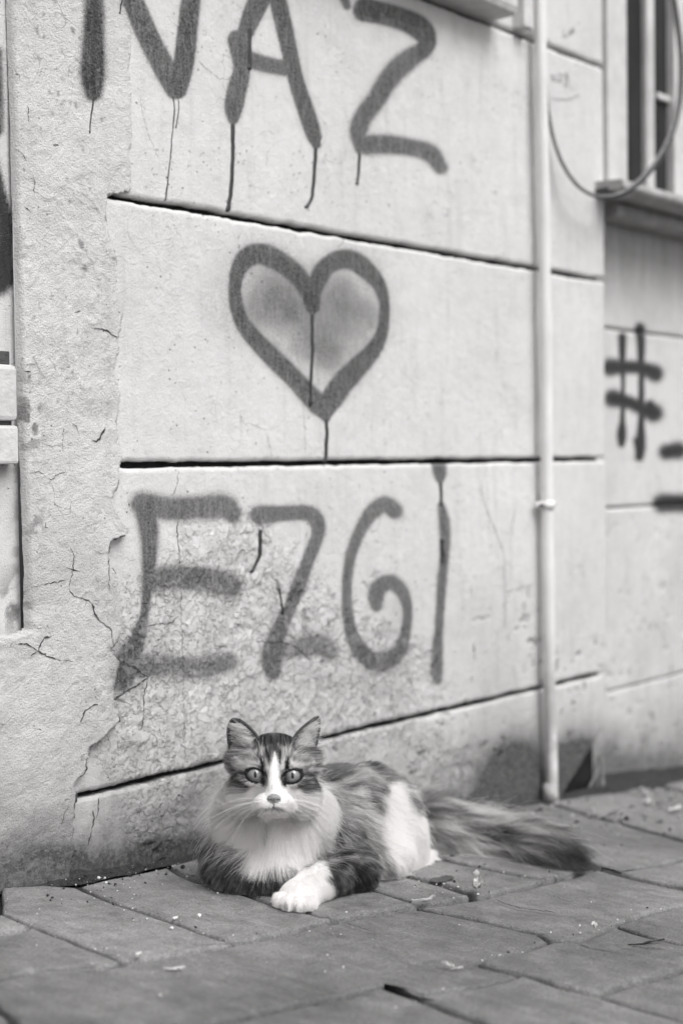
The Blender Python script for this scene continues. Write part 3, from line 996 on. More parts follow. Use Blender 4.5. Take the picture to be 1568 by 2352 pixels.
def slab(poly_px, idx):
    G = on_ground([p[0] for p in poly_px], [p[1] for p in poly_px])[:, :2]
    # resample the outline and roughen it
    n = len(G)
    pts = []
    for k in range(n):
        a, b = G[k], G[(k + 1) % n]
        m = max(1, int(np.linalg.norm(b - a) / .022))
        m = min(m, 14)
        for s in range(m):
            pts.append(a + (b - a) * s / m)
    P = np.array(pts)
    P = P + np.stack([fbm(P[:, 0], P[:, 1], 30, 3, 211) - .5, fbm(P[:, 0], P[:, 1], 30, 3, 213) - .5], -1) * .007
    tilt = rng.normal(0, .0022, 2)
    off = rng.normal(0, .0008)
    c = P.mean(0)

    def z(Q, drop):
        return ground_z(Q[:, 0]) + off + (Q - c) @ tilt - drop + (fbm(Q[:, 0], Q[:, 1], 9, 2, 217) - .5) * .003
    rings = [(0.0012, .014), (.0020, .0034), (.0038, .0010), (.007, 0)]
    V, Fc, N = [], [], len(P)
    for d, drop in rings:
        R = inset_poly(P, d)
        V += list(np.column_stack([R, z(R, drop)]))
    for r in range(len(rings) - 1):
        for k in range(N):
            k2 = (k + 1) % N
            Fc.append((r * N + k, r * N + k2, (r + 1) * N + k2, (r + 1) * N + k))
    Fc.append(tuple((len(rings) - 1) * N + k for k in range(N)))
    area = .5 * sum(P[k][0] * P[(k + 1) % N][1] - P[(k + 1) % N][0] * P[k][1] for k in range(N))
    if area < 0:
        Fc = [f[::-1] for f in Fc]
    o = mesh_obj('paving_stone', V, Fc, M_SLAB, street, True)
    bm = bmesh.new()
    bm.from_mesh(o.data)
    bmesh.ops.triangulate(bm, faces=[f for f in bm.faces if len(f.verts) > 4], ngon_method='BEAUTY')
    bm.normal_update()
    for f in bm.faces:
        f.smooth = f.normal.z < .97
    bm.to_mesh(o.data)
    bm.free()
    return o


for k, s in enumerate(SLABS):
    slab(s, k)
# ------------------------------------------------------------------ set-back wall under the window, right of the bay
YB = .062
STROKES.clear()
GROW = 1.0
fN = (1205.8, 689, .3904)
stroke([(569, 218), (570, 330), (572, 500), (570, 680), (568, 790), (568, 848)], [28, 22, 14, 16, 31, 22], .995, .35, fN)
stroke([(675, 165), (680, 250), (682, 450), (682, 700), (678, 850), (672, 925)], [34, 28, 20, 22, 34, 28], .995, .35, fN)
stroke([(650, 820), (665, 880)], [16, 22], .97, .35, fN)
stroke([(497, 395), (600, 395), (690, 402), (762, 432)], [55, 42, 43, 54], .995, .42, fN)
stroke([(512, 580), (600, 600), (690, 640), (755, 665)], [55, 43, 43, 59], .995, .42, fN)
stroke([(735, 620), (750, 650)], [34, 53], .97, .4, fN)
stroke([(830, 895), (900, 885)], [49, 53], .98, .45, fN)
stroke([(805, 1197), (960, 1195)], [59, 55], .98, .45, fN)


def plane_grid(x0, x1, z0, z1, step, y):
    xs_ = np.arange(x0, x1 + step, step)
    zs_ = np.linspace(z0, z1, max(3, int((z1 - z0) / step)))
    return np.meshgrid(xs_, zs_, indexing='ij')


def back_band(z0, z1, label, ground=False):
    X, Z = plane_grid(X_END - .004, 3.9, z0, z1, .0048, YB)
    if ground:
        t = (Z - z0) / (z1 - z0)
        Z = (ground_z(X) - .03) * (1 - t) + z1 * t
    px, py, _ = to_px(np.stack([X, np.full_like(X, YB), Z], -1))
    hg = Z - ground_z(X)
    rel = (fbm(X, Z, 5, 3, 303) - .5) * .005 + (fbm(X, Z, 26, 4, 311) - .5) * .0016
    pits = sstep(.74, .84, fbm(X, Z, 60, 2, 321)) * sstep(.75, .3, hg)
    rel -= .003 * pits
    n1, n2 = fbm(X, Z, 6, 4, 331), fbm(X, Z, 24, 3, 333)
    g = .26 * sstep(.8, .0, hg) * (n1 + .3) + .6 * sstep(.20, .02, hg + .06 * n2) + .05 + .08 * (n1 - .5)
    g += .30 * sstep(.28, .1, hg + .08 * (n2 - .5)) * blob(px, py, 1420, 1800, 60, 110)
    # rain stains hanging from the sill, deepened with painted shade
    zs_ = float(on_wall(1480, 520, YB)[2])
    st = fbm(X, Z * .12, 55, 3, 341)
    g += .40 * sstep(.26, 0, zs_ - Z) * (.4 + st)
    e = np.minimum(Z - Z.min(1, keepdims=True), Z.max(1, keepdims=True) - Z)
    Y = YB - rel + .002 * sstep(.005, 0, e)
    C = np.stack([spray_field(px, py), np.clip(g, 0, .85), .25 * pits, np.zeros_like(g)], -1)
    V = np.stack([X, Y, Z], -1)
    r0, r1 = V[:, :1].copy(), V[:, -1:].copy()
    r0[..., 1] = r1[..., 1] = YB + .010
    V = np.concatenate([r0, V, r1], 1)
    C = np.concatenate([C[:, :1], C, C[:, -1:]], 1)
    Q = grid_quads(V.shape[0], V.shape[1])
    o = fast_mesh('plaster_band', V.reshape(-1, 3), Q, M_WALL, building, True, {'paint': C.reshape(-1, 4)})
    o['label'] = label
    return o


zA = float(on_wall(1475, 764, YB)[2])
zB = float(on_wall(1470, 1163, YB)[2])
zC = float(on_wall(1480, 1568, YB)[2])
zSill = float(on_wall(1490, 470, YB)[2])
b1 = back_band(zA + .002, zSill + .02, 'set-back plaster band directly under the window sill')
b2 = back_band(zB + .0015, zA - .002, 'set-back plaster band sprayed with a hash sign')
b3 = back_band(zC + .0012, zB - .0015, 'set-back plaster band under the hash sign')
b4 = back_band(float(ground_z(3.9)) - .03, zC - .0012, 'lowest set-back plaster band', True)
M_SEAM = simple_mat('shallow_seam', .19, .9, .3, 60, 0, .1)
box('joint_backing', X_END - .004, 3.9, YB + .007, YB + .03, float(ground_z(X_END)) + .05, zSill + .02, M_SEAM, building, 0)
box('plaster_band', X_END - .004, 3.9, YB + .03, YB + .3, float(ground_z(3.9)) - .1, 3.2, M_WALL, building, 0)
# broken corner: near-black box painting the shade of the hollow, with splinters of lath
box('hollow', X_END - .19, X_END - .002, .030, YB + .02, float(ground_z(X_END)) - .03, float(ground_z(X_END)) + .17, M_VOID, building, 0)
M_LATH = simple_mat('splintered_lath', .22, .85, .35, 90, .001, .2)
for (a, b, r) in (((1336, 1846), (1374, 1765), .0026), ((1368, 1836), (1372, 1775), .0022), ((1383, 1832), (1380, 1742), .0042)):
    p0, p1 = on_wall(*a, .012), on_wall(*b, .018)
    tube('lath_splinter', spline([p0, (p0 + p1) / 2 + np.array([.003, .002, 0]), p1], 6), [r, r * 1.1, r, r * .9, r * .8, r * .5], M_LATH, building, 6)


# ------------------------------------------------------------------ window in the set-back wall
def wx(px, y, py=240):
    return float(on_wall(px, py, y)[0])


def glass_material():
    m = NT('dusty_window_glass')
    v = m.math('MULTIPLY', m.ramp(m.noise(1, 4, .6, m.stretch(30, 30, 2.5)), .3, .7, .8, 1.25), .04)
    return m.done(v, m.ramp(m.noise(20, 4), .3, .7, .5, .7), None, .03)


M_GLASS = glass_material()
M_FRAME = simple_mat('window_paint', .60, .55, .10, 30, .0006, .4, 120)
yF = .004
ZW0, ZW1 = float(on_wall(1470, 452, yF)[2]), 2.0
win = bpy.data.objects.new('window', None)
COL.objects.link(win)
win.parent = building
win.location = Vector((wx(1440, yF), 0, ZW0)) - building.location
win['label'] = 'white framed window with dark dusty panes above the set-back wall'
box('frame', wx(1395, yF), wx(1440, yF), yF, .12, ZW0, ZW1, M_FRAME, win, .003)
box('mullion', wx(1481, yF + .02), wx(1499, yF + .02), yF + .016, yF + .034, ZW0, ZW1, M_FRAME, win, .003)
box('mullion', wx(1546, yF + .012), wx(1572, yF + .012), yF + .010, yF + .034, ZW0, ZW1, M_FRAME, win, .003)
box('mullion', wx(1640, yF + .02), wx(1660, yF + .02), yF + .016, yF + .034, ZW0, ZW1, M_FRAME, win, .003)
box('frame', wx(1730, yF), wx(1790, yF), yF, .12, ZW0, ZW1, M_FRAME, win, .003)
zt = float(on_wall(1520, 228, yF + .03)[2])
box('transom', wx(1499, yF + .03), wx(1546, yF + .03) + .006, yF + .019, yF + .033, zt - .006, zt + .006, M_FRAME, win, .002)
box('transom', wx(1572, yF + .03), wx(1640, yF + .03), yF + .019, yF + .033, zt - .006, zt + .006, M_FRAME, win, .002)
for a, b in ((1428, 1485), (1495, 1551), (1566, 1646), (1654, 1736)):
    box('pane', wx(a, .03), wx(b, .03), yF + .028, yF + .032, ZW0, ZW1, M_GLASS, win, 0)
# sill with a moulding below
def sill_geo(x0, x1, yf, yb, z0, z1, nose):
    prof = [(yb, z0), (yf + nose, z0), (yf + nose * .3, z0 + nose * .3), (yf, z0 + nose), (yf, z1 - nose * .6), (yf + nose * .25, z1 - nose * .15), (yf + nose * .6, z1), (yb, z1 + .006)]
    n = 24
    X = np.linspace(x0, x1, n)
    V = [(x, p[0] + .0016 * (vnoise(np.array([x * 30]), np.array([i * 1.7]), 3)[0] - .5), p[1] + .002 * (vnoise(np.array([x * 22]), np.array([i * 3.1]), 5)[0] - .5)) for x in X for i, p in enumerate(prof)]
    k = len(prof)
    Fc = [(i * k + j, i * k + (j + 1) % k, (i + 1) * k + (j + 1) % k, (i + 1) * k + j) for i in range(n - 1) for j in range(k)]
    Fc += [tuple(range(k))[::-1], tuple((n - 1) * k + j for j in range(k))]
    return V, Fc


M_SILL = simple_mat('weathered_sill', .40, .8, .25, 35, .002, .25, 140)
V, Fc = sill_geo(wx(1398, -.03, 450), 3.6, -.058, .07, ZW0 - .016, ZW0 + .002, .006)
mesh_obj('sill', V, Fc, M_SILL, win)
V, Fc = sill_geo(wx(1408, .02, 490), 3.6, .010, .07, ZW0 - .046, ZW0 - .018, .010)
mesh_obj('sill_moulding', V, Fc, M_SILL, win)
M_IRON = simple_mat('old_iron', .06, .6, .4, 80, .001, .4)
p = on_wall(1404, 446, -.02)
box('catch', p[0] - .028, p[0] + .014, -.03, .02, p[2] - .002, p[2] + .010, M_IRON, win, .003)

# ------------------------------------------------------------------ ledge over the NAZ band and white architrave
zl = float(on_wall(1100, 42)[2])
xl = wx(1187, -.05, 60)
V, Fc = sill_geo(.4, xl, -.052, .01, zl + .004, zl + .05, .012)
ledge = mesh_obj('stone_ledge', V, Fc, M_PALE, building)
ledge['label'] = 'pale stone ledge jutting out over the letter Z'
zb_ = float(on_wall(1210, 84)[2])
box('architrave', wx(1199, -.02, 40), wx(1221, -.02, 40), -.024, .002, zb_ + .004, 2.4, M_WHITE, building, .003)
box('upper_frame', 1.05, wx(1190, -.004, 10), -.006, .004, zl + .056, 2.2, M_SEAM, building, .001)

# ------------------------------------------------------------------ downpipe
def pipe_material():
    m = NT('flaking_pipe_paint')
    n = m.noise(36, 5, .65)
    chips = m.ramp(n, .64, .68)
    sep = m.n('ShaderNodeSeparateXYZ')
    m.lk(m.tc, sep.inputs[0])
    low = m.ramp(sep.outputs[2], -.02, .12, 1.0, 0.12)
    v = m.math('MULTIPLY', m.ramp(m.noise(9, 4), .3, .7, .92, 1.04), .83)
    v = m.mix(m.math('MULTIPLY', m.ramp(m.noise(14, 4), .35, .6), m.math('MULTIPLY', low, .55)), v, .2)
    v = m.mix(m.math('MULTIPLY', chips, low), v, .13)
    return m.done(v, .55, m.bump(m.noise(120, 4), .0012, .7), .4)


M_PIPE = pipe_material()
YP = -.020
pth = np.array([on_wall(px, py, YP) for px, py in ((1233, -700), (1238.5, 0), (1244, 300), (1250, 615), (1255.5, 1157), (1262, 1587), (1267, 1800), (1268, 1846))])
p0 = pth[-1]
pipe = empty('downpipe', p0, 'thin white flaking pipe running down the wall right of EZGI', 'pipe')
path = spline(pth, 60)
path[:, 0] += (vnoise(path[:, 2] * 9, path[:, 2] * 0, 17) - .5) * .0025
rad = np.full(60, .0106) * (1 + .03 * (vnoise(path[:, 2] * 25, path[:, 2] * 0, 19) - .5))
tube('pipe', path, rad, M_PIPE, pipe, 20)
c = on_wall(1256, 1160, YP)
tube('clamp', [c + np.array([0, 0, -.007]), c + np.array([0, 0, -.0069]), c + np.array([0, 0, .0069]), c + np.array([0, 0, .007])], [.011, .0132, .0132, .011], M_PIPE, pipe, 20)
for sg in (-1, 1):
    tube('clamp_ear', [c + np.array([sg * .011, .004, 0]), c + np.array([sg * .021, .010, 0])], [.006, .0055], M_PIPE, pipe, 8)
    tube('bolt', [c + np.array([sg * .018, .008, 0]), c + np.array([sg * .018, -.004, 0])], [.0035, .003], M_IRON, pipe, 8)
c = on_wall(1262, 1800, YP)
tube('base_socket', [c + np.array([0, 0, -.03]), c + np.array([0, 0, .0])], [.0135, .0118], M_SILL, pipe, 16)

# ------------------------------------------------------------------ cables
M_CABLE = simple_mat('black_cable_sheath', .03, .45, .2, 60, .0002, .5)
M_CABLE2 = simple_mat('grey_cable_sheath', .20, .5, .2, 60, .0002, .5)
cp = [(640, 560, -.004), (655, 740, -.006), (700, 960, -.012), (770, 1130, -.022), (870, 1260, -.034), (1000, 1322, -.046), (1130, 1312, -.054), (1230, 1262, -.056), (1340, 1160, -.056), (1440, 1020, -.054), (1510, 850, -.050),
      (1550, 650, -.046), (1556, 400, -.042), (1530, 150, -.04), (1495, -60, -.04), (1440, -300, -.04)]


def cable(dx, dy, r, mat, label):
    P = np.array([on_wall(1033.6 + (a + dx * min(1, k / 8)) * .3418, (b + dy * min(1, k / 8)) * .3418, y - .006 * (dx != 0)) for k, (a, b, y) in enumerate(cp)])
    e = empty('cable', P[5], label, 'cable', None)
    tube('sheath', spline(P, 90), r, mat, e, 10)
    return e


cable(0, 0, .0034, M_CABLE, 'black cable sagging in a loop from pipe to window')
cable(-20, -9, .0026, M_CABLE2, 'thinner grey cable hanging inside the black cable loop')

# ------------------------------------------------------------------ door frame at the left edge
STROKES.clear()
stroke([(-30, 380), (-4, 450), (12, 520), (8, 590), (14, 640)], [30, 22, 20, 24, 22], .985, .25)
stroke([(-40, 330), (-20, 420)], [28, 30], .97, .4)
stroke([(-12, 560), (2, 655)], [20, 26], .97, .5)
stroke([(-6, 120), (-4, 300)], [14, 14], .9, .8)
stroke([(-4, 1560), (-2, 1620)], [10, 10], .95, .3)
yJ = .011
xj0 = float(on_wall(-330, 1000, yJ)[0])
door = empty('door_frame', (xj0 + .2, .02, Z_STEP), 'white painted door frame with black spray smear at the left edge', 'door frame')
X, Z = plane_grid(xj0, X_SEAM + .004, Z_STEP - .06, 2.3, .004, yJ)
X, Z = np.meshgrid(np.arange(xj0, X_SEAM + .006, .003), np.arange(Z_STEP - .06, 2.2, .004), indexing='ij')
px, py, _ = to_px(np.stack([X, np.full_like(X, yJ), Z], -1))
Y = yJ - (fbm(X, Z, 8, 3, 401) - .5) * .003
n1 = fbm(X, Z, 18, 4, 403)
g = .10 * n1 + .7 * sstep(.52, .60, n1) * sstep(.06, 0, Z - Z_STEP) + .45 * blob(px, py, 4, 1078, 34, 14) + .75 * sstep(.48, .58, fbm(X, Z, 45, 3, 409)) * np.clip(blob(px, py, 28, 1385, 36, 60) + blob(px, py, 40, 960, 12, 120) + .5 * blob(px, py, 38, 1250, 10, 120), 0, 1)
g = g + .5 * sstep(.5, .62, fbm(X, Z, 60, 3, 407)) * blob(px, py, 44, 620, 8, 160)
C = np.stack([spray_field(px, py), np.clip(g, 0, .9), np.zeros_like(g), np.zeros_like(g)], -1)
jamb = fast_mesh('jamb', np.stack([X, Y, Z], -1).reshape(-1, 3), grid_quads(*X.shape), M_WALL, door, True, {'paint': C.reshape(-1, 4)})


def jx(px_, py_=950):
    return float(on_wall(px_, py_, -.004)[0])


def jz(py_):
    return float(on_wall(15, py_, -.004)[2])


box('hinge_knuckle', jx(-60), jx(32), -.013, yJ + .002, jz(967), jz(838), M_WHITE, door, .006)
box('hinge_knuckle', jx(-60), jx(36), -.010, yJ + .002, jz(1066), jz(977), M_WHITE, door, .004)
box('hinge_pin', jx(-55), jx(25), -.006, yJ + .002, jz(978), jz(966), M_IRON, door, .001)
box('tape_strip', jx(-60), jx(28), -.002, yJ + .002, jz(837), jz(806), M_IRON, door, .001)
box('door_leaf', xj0 - 1.0, xj0 - .004, .03, .06, float(ground_z(.1)) - .1, 2.2, M_WHITE, door, .004)

box('door_step', xj0 - 1.0, float(xp[0]) - .002, -.006, .2, float(ground_z(.1)) - .4, Z_STEP - .03, M_ROUGH, door, .004)
box('plaster_band', 3.902, 9.0, YB, YB + .3, float(ground_z(9.0)) - .2, 3.2, M_WALL, building, .004)
# ------------------------------------------------------------------ the cat
# cat frame: x to the right of the street view, y away from it, z up; origin on the ground under the chest
_FH = np.array([math.cos(YAW), math.sin(YAW), 0.0])
CO = on_ground(628, 2032)
CX, CY, CZ = _R0, _FH, np.array([0, 0, 1.0])
CB = np.stack([CX, CY, CZ])                       # rows: axes


def to_local(P):
    return (np.asarray(P) - CO) @ CB.T


def to_world(P):
    return np.asarray(P) @ CB + CO


def K1(cx, cy, d):
    """survey point of the cat close-up at a distance from the lens -> cat frame"""
    return to_local(at_depth(430.6 + cx * .4028, 1607.7 + cy * .4028, d))


def D1(px, py, d):
    return to_local(at_depth(px, py, d))


def FC(fx, fy, d):
    return to_local(at_depth(493.8 + fx * .1831, 1630.7 + fy * .1831, d))


def cat_ground(P):
    W = to_world(P)
    return ground_z(W[..., 0]) - CO[2]


def lin(a, b, n):
    return np.linspace(a, b, n)


def axis(lo, a, b, hi, fine, coarse):
    return np.unique(np.round(np.concatenate([np.arange(lo, a, coarse), np.arange(a, b, fine), np.arange(b, hi, coarse)]), 6)).astype(np.float32)


class Field:
    def __init__(s, xs, ys, zs):
        s.xs, s.ys, s.zs = xs, ys, zs
        s.S = np.full((len(xs), len(ys), len(zs)), .5, np.float32)

    def _sl(s, lo, hi):
        out = []
        for ax, l, h in zip((s.xs, s.ys, s.zs), lo, hi):
            a, b = np.searchsorted(ax, l), np.searchsorted(ax, h)
            out.append(slice(max(a - 1, 0), min(b + 1, len(ax))))
        return tuple(out)

    def _pts(s, sl):
        return np.stack(np.meshgrid(s.xs[sl[0]], s.ys[sl[1]], s.zs[sl[2]], indexing='ij'), -1)

    def add(s, f, lo, hi, k=.01, mode='add'):
        m = k * 2.5 + .006
        sl = s._sl(np.asarray(lo) - m, np.asarray(hi) + m)
        d = f(s._pts(sl)).astype(np.float32)
        a = s.S[sl]
        if mode == 'add':
            h = np.clip(.5 + .5 * (a - d) / k, 0, 1)
            s.S[sl] = a * (1 - h) + d * h - k * h * (1 - h)
        else:
            d = -d
            h = np.clip(.5 + .5 * (d - a) / k, 0, 1)
            s.S[sl] = a * (1 - h) + d * h + k * h * (1 - h)


def sd_ell(c, r, ax=None):
    c, r = np.asarray(c, float), np.asarray(r, float)

    def f(P):
        q = P - c
        if ax is not None:
            q = q @ np.asarray(ax).T
        k0 = np.linalg.norm(q / r, axis=-1)
        k1 = np.linalg.norm(q / (r * r), axis=-1) + 1e-9
        return k0 * (k0 - 1) / k1
    return f


def sd_cap(a, b, ra, rb):
    a, b = np.asarray(a, float), np.asarray(b, float)
    ba = b - a
    L = ba @ ba

    def f(P):
        q = P - a
        t = np.clip((q @ ba) / L, 0, 1)
        return np.linalg.norm(q - t[..., None] * ba, axis=-1) - (ra * (1 - t) + rb * t)
    return f


def surface_nets(xs, ys, zs, S):
    inside = S < 0
    nx, ny, nz = S.shape
    cnt = np.zeros((nx - 1, ny - 1, nz - 1), np.int8)
    for i in (0, 1):
        for j in (0, 1):
            for k in (0, 1):
                cnt += inside[i:nx - 1 + i, j:ny - 1 + j, k:nz - 1 + k]
    act = (cnt > 0) & (cnt < 8)
    I = np.argwhere(act)
    vid = np.full(act.shape, -1, np.int64)
    vid[act] = np.arange(len(I))
    acc = np.zeros((len(I), 3))
    num = np.zeros(len(I))
    ax = (xs, ys, zs)
    corners = [(i, j, k) for i in (0, 1) for j in (0, 1) for k in (0, 1)]
    for c in corners:
        for d in range(3):
            if c[d] == 1:
                continue
            e = list(c)
            e[d] = 1
            A, B = I + np.array(c), I + np.array(e)
            sa, sb = S[tuple(A.T)], S[tuple(B.T)]
            m = (sa < 0) != (sb < 0)
            t = np.where(m, sa / (sa - sb + 1e-12), 0)
            pa = np.stack([ax[q][A[:, q]] for q in range(3)], -1)
            pb = np.stack([ax[q][B[:, q]] for q in range(3)], -1)
            acc += np.where(m[:, None], pa + (pb - pa) * t[:, None], 0)
            num += m
    V = acc / num[:, None]
    quads = []
    for d in range(3):
        u, v = (d + 1) % 3, (d + 2) % 3
        sl0 = [slice(1, -1)] * 3
        sl0[d] = slice(0, -1)
        sl1 = list(sl0)
        sl1[d] = slice(1, None)
        a, b = inside[tuple(sl0)], inside[tuple(sl1)]
        E = np.argwhere(a != b)
        if not len(E):
            continue
        off = np.ones(3, int)
        off[d] = 0
        G = E + off
        flip = a[tuple(E.T)]
        cells = []
        for (du, dv) in ((-1, -1), (0, -1), (0, 0), (-1, 0)):
            q = G.copy()
            q[:, u] += du
            q[:, v] += dv
            cells.append(vid[tuple(q.T)])
        Qd = np.stack(cells, -1)
        Qd[~flip] = Qd[~flip][:, ::-1]
        quads.append(Qd)
    Q = np.concatenate(quads)
    return V, Q[(Q >= 0).all(1)]


HC = K1(492, 400, 1.700)
xs = axis(-.19, HC[0] - .066, HC[0] + .066, .44, .0014, .0042)
ys = axis(-.20, HC[1] - .085, HC[1] + .045, .45, .0015, .0042)
zs = axis(-.07, HC[2] - .068, HC[2] + .075, .235, .0014, .0042)
FLD = Field(xs, ys, zs)
PRIMS = []                                        # (part, sdf)


def ell(part, c, r, k=.012, ax=None):
    r = np.asarray(r, float)
    f = sd_ell(c, r, ax)
    R = r.max()
    FLD.add(f, np.asarray(c) - R, np.asarray(c) + R, k)
    PRIMS.append((part, f))


def cap(part, a, b, ra, rb, k=.012):
    f = sd_cap(a, b, ra, rb)
    R = max(ra, rb)
    FLD.add(f, np.minimum(a, b) - R, np.maximum(a, b) + R, k)
    PRIMS.append((part, f))


# trunk lying along the wall
ell('chest', K1(470, 870, 1.765), (.058, .062, .060), .02)
ell('chest', K1(430, 960, 1.735), (.052, .045, .040), .02)
ell('torso', K1(640, 760, 1.80), (.062, .07, .064), .03)
ell('torso', K1(860, 690, 1.865), (.066, .075, .068), .03)
ell('torso', K1(1030, 690, 1.935), (.066, .072, .072), .03)
ell('torso', K1(900, 880, 1.86), (.085, .07, .045), .03)
ell('thigh', K1(1175, 790, 1.925), (.036, .050, .064), .02)
ell('thigh', K1(1130, 900, 1.915), (.045, .045, .038), .02)
cap('thigh', K1(1330, 930, 1.955), K1(1215, 985, 1.885), .018, .015, .012)
cap('thigh', K1(1215, 985, 1.885), K1(1180, 1010, 1.865), .016, .014, .01)
# neck
cap('chest', K1(490, 560, 1.748), K1(470, 800, 1.765), .044, .054, .02)
ell('chest', K1(340, 640, 1.745), (.026, .030, .030), .02)
ell('chest', K1(650, 640, 1.750), (.026, .030, .030), .02)
# tucked foreleg
cap('tucked', K1(262, 915, 1.748), K1(310, 1010, 1.718), .034, .028, .02)
cap('tucked', K1(330, 1015, 1.712), K1(520, 1040, 1.700), .024, .020, .02)
# reaching foreleg
cap('arm', K1(830, 850, 1.775), K1(945, 965, 1.755), .034, .027, .02)
cap('arm', K1(945, 968, 1.755), K1(740, 1040, 1.685), .026, .0195, .015)
cap('arm', K1(740, 1040, 1.685), K1(650, 1105, 1.652), .0185, .018, .010)
ell('arm', K1(630, 1118, 1.650), (.0215, .020, .0145), .008)
for tx, ty, td, tr in ((530, 1146, 1.634, .0086), (580, 1164, 1.622, .0096), (640, 1170, 1.620, .0096), (692, 1158, 1.628, .0086)):
    ell('arm', K1(tx, ty, td), (tr * .90, tr * 1.5, tr * 1.1), .0026)
# tail
TAIL = np.array([D1(960, 1890, 2.02), D1(1020, 1912, 2.035), D1(1100, 1925, 2.035), D1(1180, 1936, 2.015), D1(1240, 1950, 1.99), D1(1284, 1964, 1.972)])
TS = spline(TAIL, 14)
TS[:, 2] = np.maximum(TS[:, 2], cat_ground(TS) + np.linspace(.026, .012, 14))
for k in range(len(TS) - 1):
    cap('tail', TS[k], TS[k + 1], .023 - .0011 * k, .0219 - .0011 * k, .012)
# skull and face
ell('head', HC, (.0400, .044, .0375), .012)
ell('head', K1(492, 330, 1.705), (.034, .040, .026), .012)
ell('head', K1(385, 520, 1.700), (.026, .030, .024), .014)
ell('head', K1(602, 522, 1.700), (.026, .030, .024), .014)
cap('head', FC(745, 600, 1.6690), FC(742, 1010, 1.6435), .0085, .0078, .009)
ell('head', FC(742, 1160, 1.6500), (.0195, .020, .0135), .008)
ell('head', FC(640, 1155, 1.6435), (.0122, .0125, .0098), .004)
ell('head', FC(836, 1155, 1.6435), (.0122, .0125, .0098), .004)
ell('head', FC(738, 1248, 1.6640), (.0135, .0125, .0070), .006)
ell('head', FC(738, 1110, 1.6375), (.0070, .0065, .0060), .005)
ell('head', FC(450, 670, 1.6730), (.014, .009, .007), .010)
ell('head', FC(1020, 680, 1.6730), (.014, .009, .007), .010)
# broad temples that carry the ears
ell('head', K1(336, 335, 1.714), (.019, .022, .020), .012)
ell('head', K1(650, 338, 1.714), (.019, .022, .020), .012)
# orbit: socket and lids
EYES = []
for sgn, ex, ey in ((-1, 505, 812), (1, 972, 824)):
    ctr = FC(ex, ey, 1.6725)
    look = to_local(CAM) - ctr
    look /= np.linalg.norm(look)
    zax = np.array([0, 0, 1.0]) - look * look[2]
    zax /= np.linalg.norm(zax)
    xax = np.cross(zax, -look)
    xax = -xax if xax[0] < 0 else xax
    tl = math.radians(-16 * sgn)                  # outer corner higher
    # in the face plane: e1 along the lid opening, e2 across
    e1 = math.cos(tl) * xax - math.sin(tl) * zax * 1.0
    if sgn < 0:
        e1 = math.cos(tl) * xax - math.sin(tl) * zax
    e2 = np.cross(look, e1)
    if e2[2] < 0:
        e2 = -e2
    EYES.append((ctr, look, xax, zax, e1, e2))
    f = sd_ell(ctr, (.0125, .0125, .0125))
    FLD.add(f, ctr - .0125, ctr + .0125, .002, 'sub')
    FLD.add(sd_cap(ctr + look * .006, ctr + look * .024, .0094, .0110), ctr - .028, ctr + .028, .0035, 'sub')
    out = np.array([sgn * .20, 0, 0])

    def lid(P, ctr=ctr, look=look, e1=e1, e2=e2):
        q = P - ctr
        a, b, c = q @ e1, q @ e2, q @ look
        shell = np.abs(np.linalg.norm(q, axis=-1) - .0130) - .0012
        slit = (1 - np.sqrt((np.abs(a) / .0098) ** 1.75 + (np.abs(b) / np.where(b > 0, .0060, .0073)) ** 2)) * .008
        return np.maximum(np.maximum(shell, slit), .002 - c)
    FLD.add(lid, ctr - .016, ctr + .016, .0016)


def eye_slit(P, grow):
    """true inside an eye opening enlarged by grow"""
    hit = np.zeros(len(P), bool)
    for ctr, look, xax, zax, e1, e2 in EYES:
        q = P - ctr
        a, b, c = q @ e1, q @ e2, q @ look
        hit |= (np.sqrt((np.abs(a) / .0098) ** 1.75 + (np.abs(b) / np.where(b > 0, .0060, .0073)) ** 2) < grow) & (c > .001)
    return hit


# ears: cupped shells
def ear(O, I, dO, dI, dT, cup):
    O, I = np.array(O, float), np.array(I, float)
    nv, nu = 22, 15
    So, Si = spline(O, nv), spline(I, nv)
    pts, rad = [], []
    for v in range(nv):
        t = v / (nv - 1)
        for u in np.linspace(0, 1, nu):
            p2 = So[v] * (1 - u) + Si[v] * u
            d = (dO * (1 - u) + dI * u) * (1 - t) + dT * t
            d += cup * (1 - (2 * u - 1) ** 2) * (1 - t) ** .8
            pts.append(K1(p2[0], p2[1], d))
            rad.append(.0021 if v < nv - 2 else .0017)
    pts, rad = np.array(pts), np.array(rad)

    def f(P):
        sh = P.shape[:-1]
        Q = P.reshape(-1, 3).astype(np.float32)
        out = np.full(len(Q), 1.0, np.float32)
        for p, r in zip(pts.astype(np.float32), rad):
            d = Q - p
            out = np.minimum(out, np.sqrt(np.einsum('ij,ij->i', d, d)) - r)
        return out.reshape(sh)
    FLD.add(f, pts.min(0) - .003, pts.max(0) + .003, .003)
    PRIMS.append(('ear', f))
    return pts


EAR_L = ear([(262, 345), (240, 270), (231, 200), (238, 142), (258, 114)], [(425, 275), (405, 220), (356, 160), (305, 122), (262, 113)], 1.716, 1.692, 1.712, .016)
EAR_R = ear([(712, 345), (730, 270), (745, 200), (750, 140), (746, 106)], [(585, 272), (600, 225), (645, 168), (700, 124), (742, 105)], 1.716, 1.692, 1.712, .016)

# nothing below the paving
GX3 = np.stack(np.meshgrid(xs, ys, indexing='ij'), -1)
gz = cat_ground(np.concatenate([GX3, np.zeros(GX3.shape[:2] + (1,))], -1)).astype(np.float32)
FLD.S = np.maximum(FLD.S, (gz[..., None] + .0015 - zs[None, None, :]))
BV, BQ = surface_nets(xs, ys, zs, FLD.S)
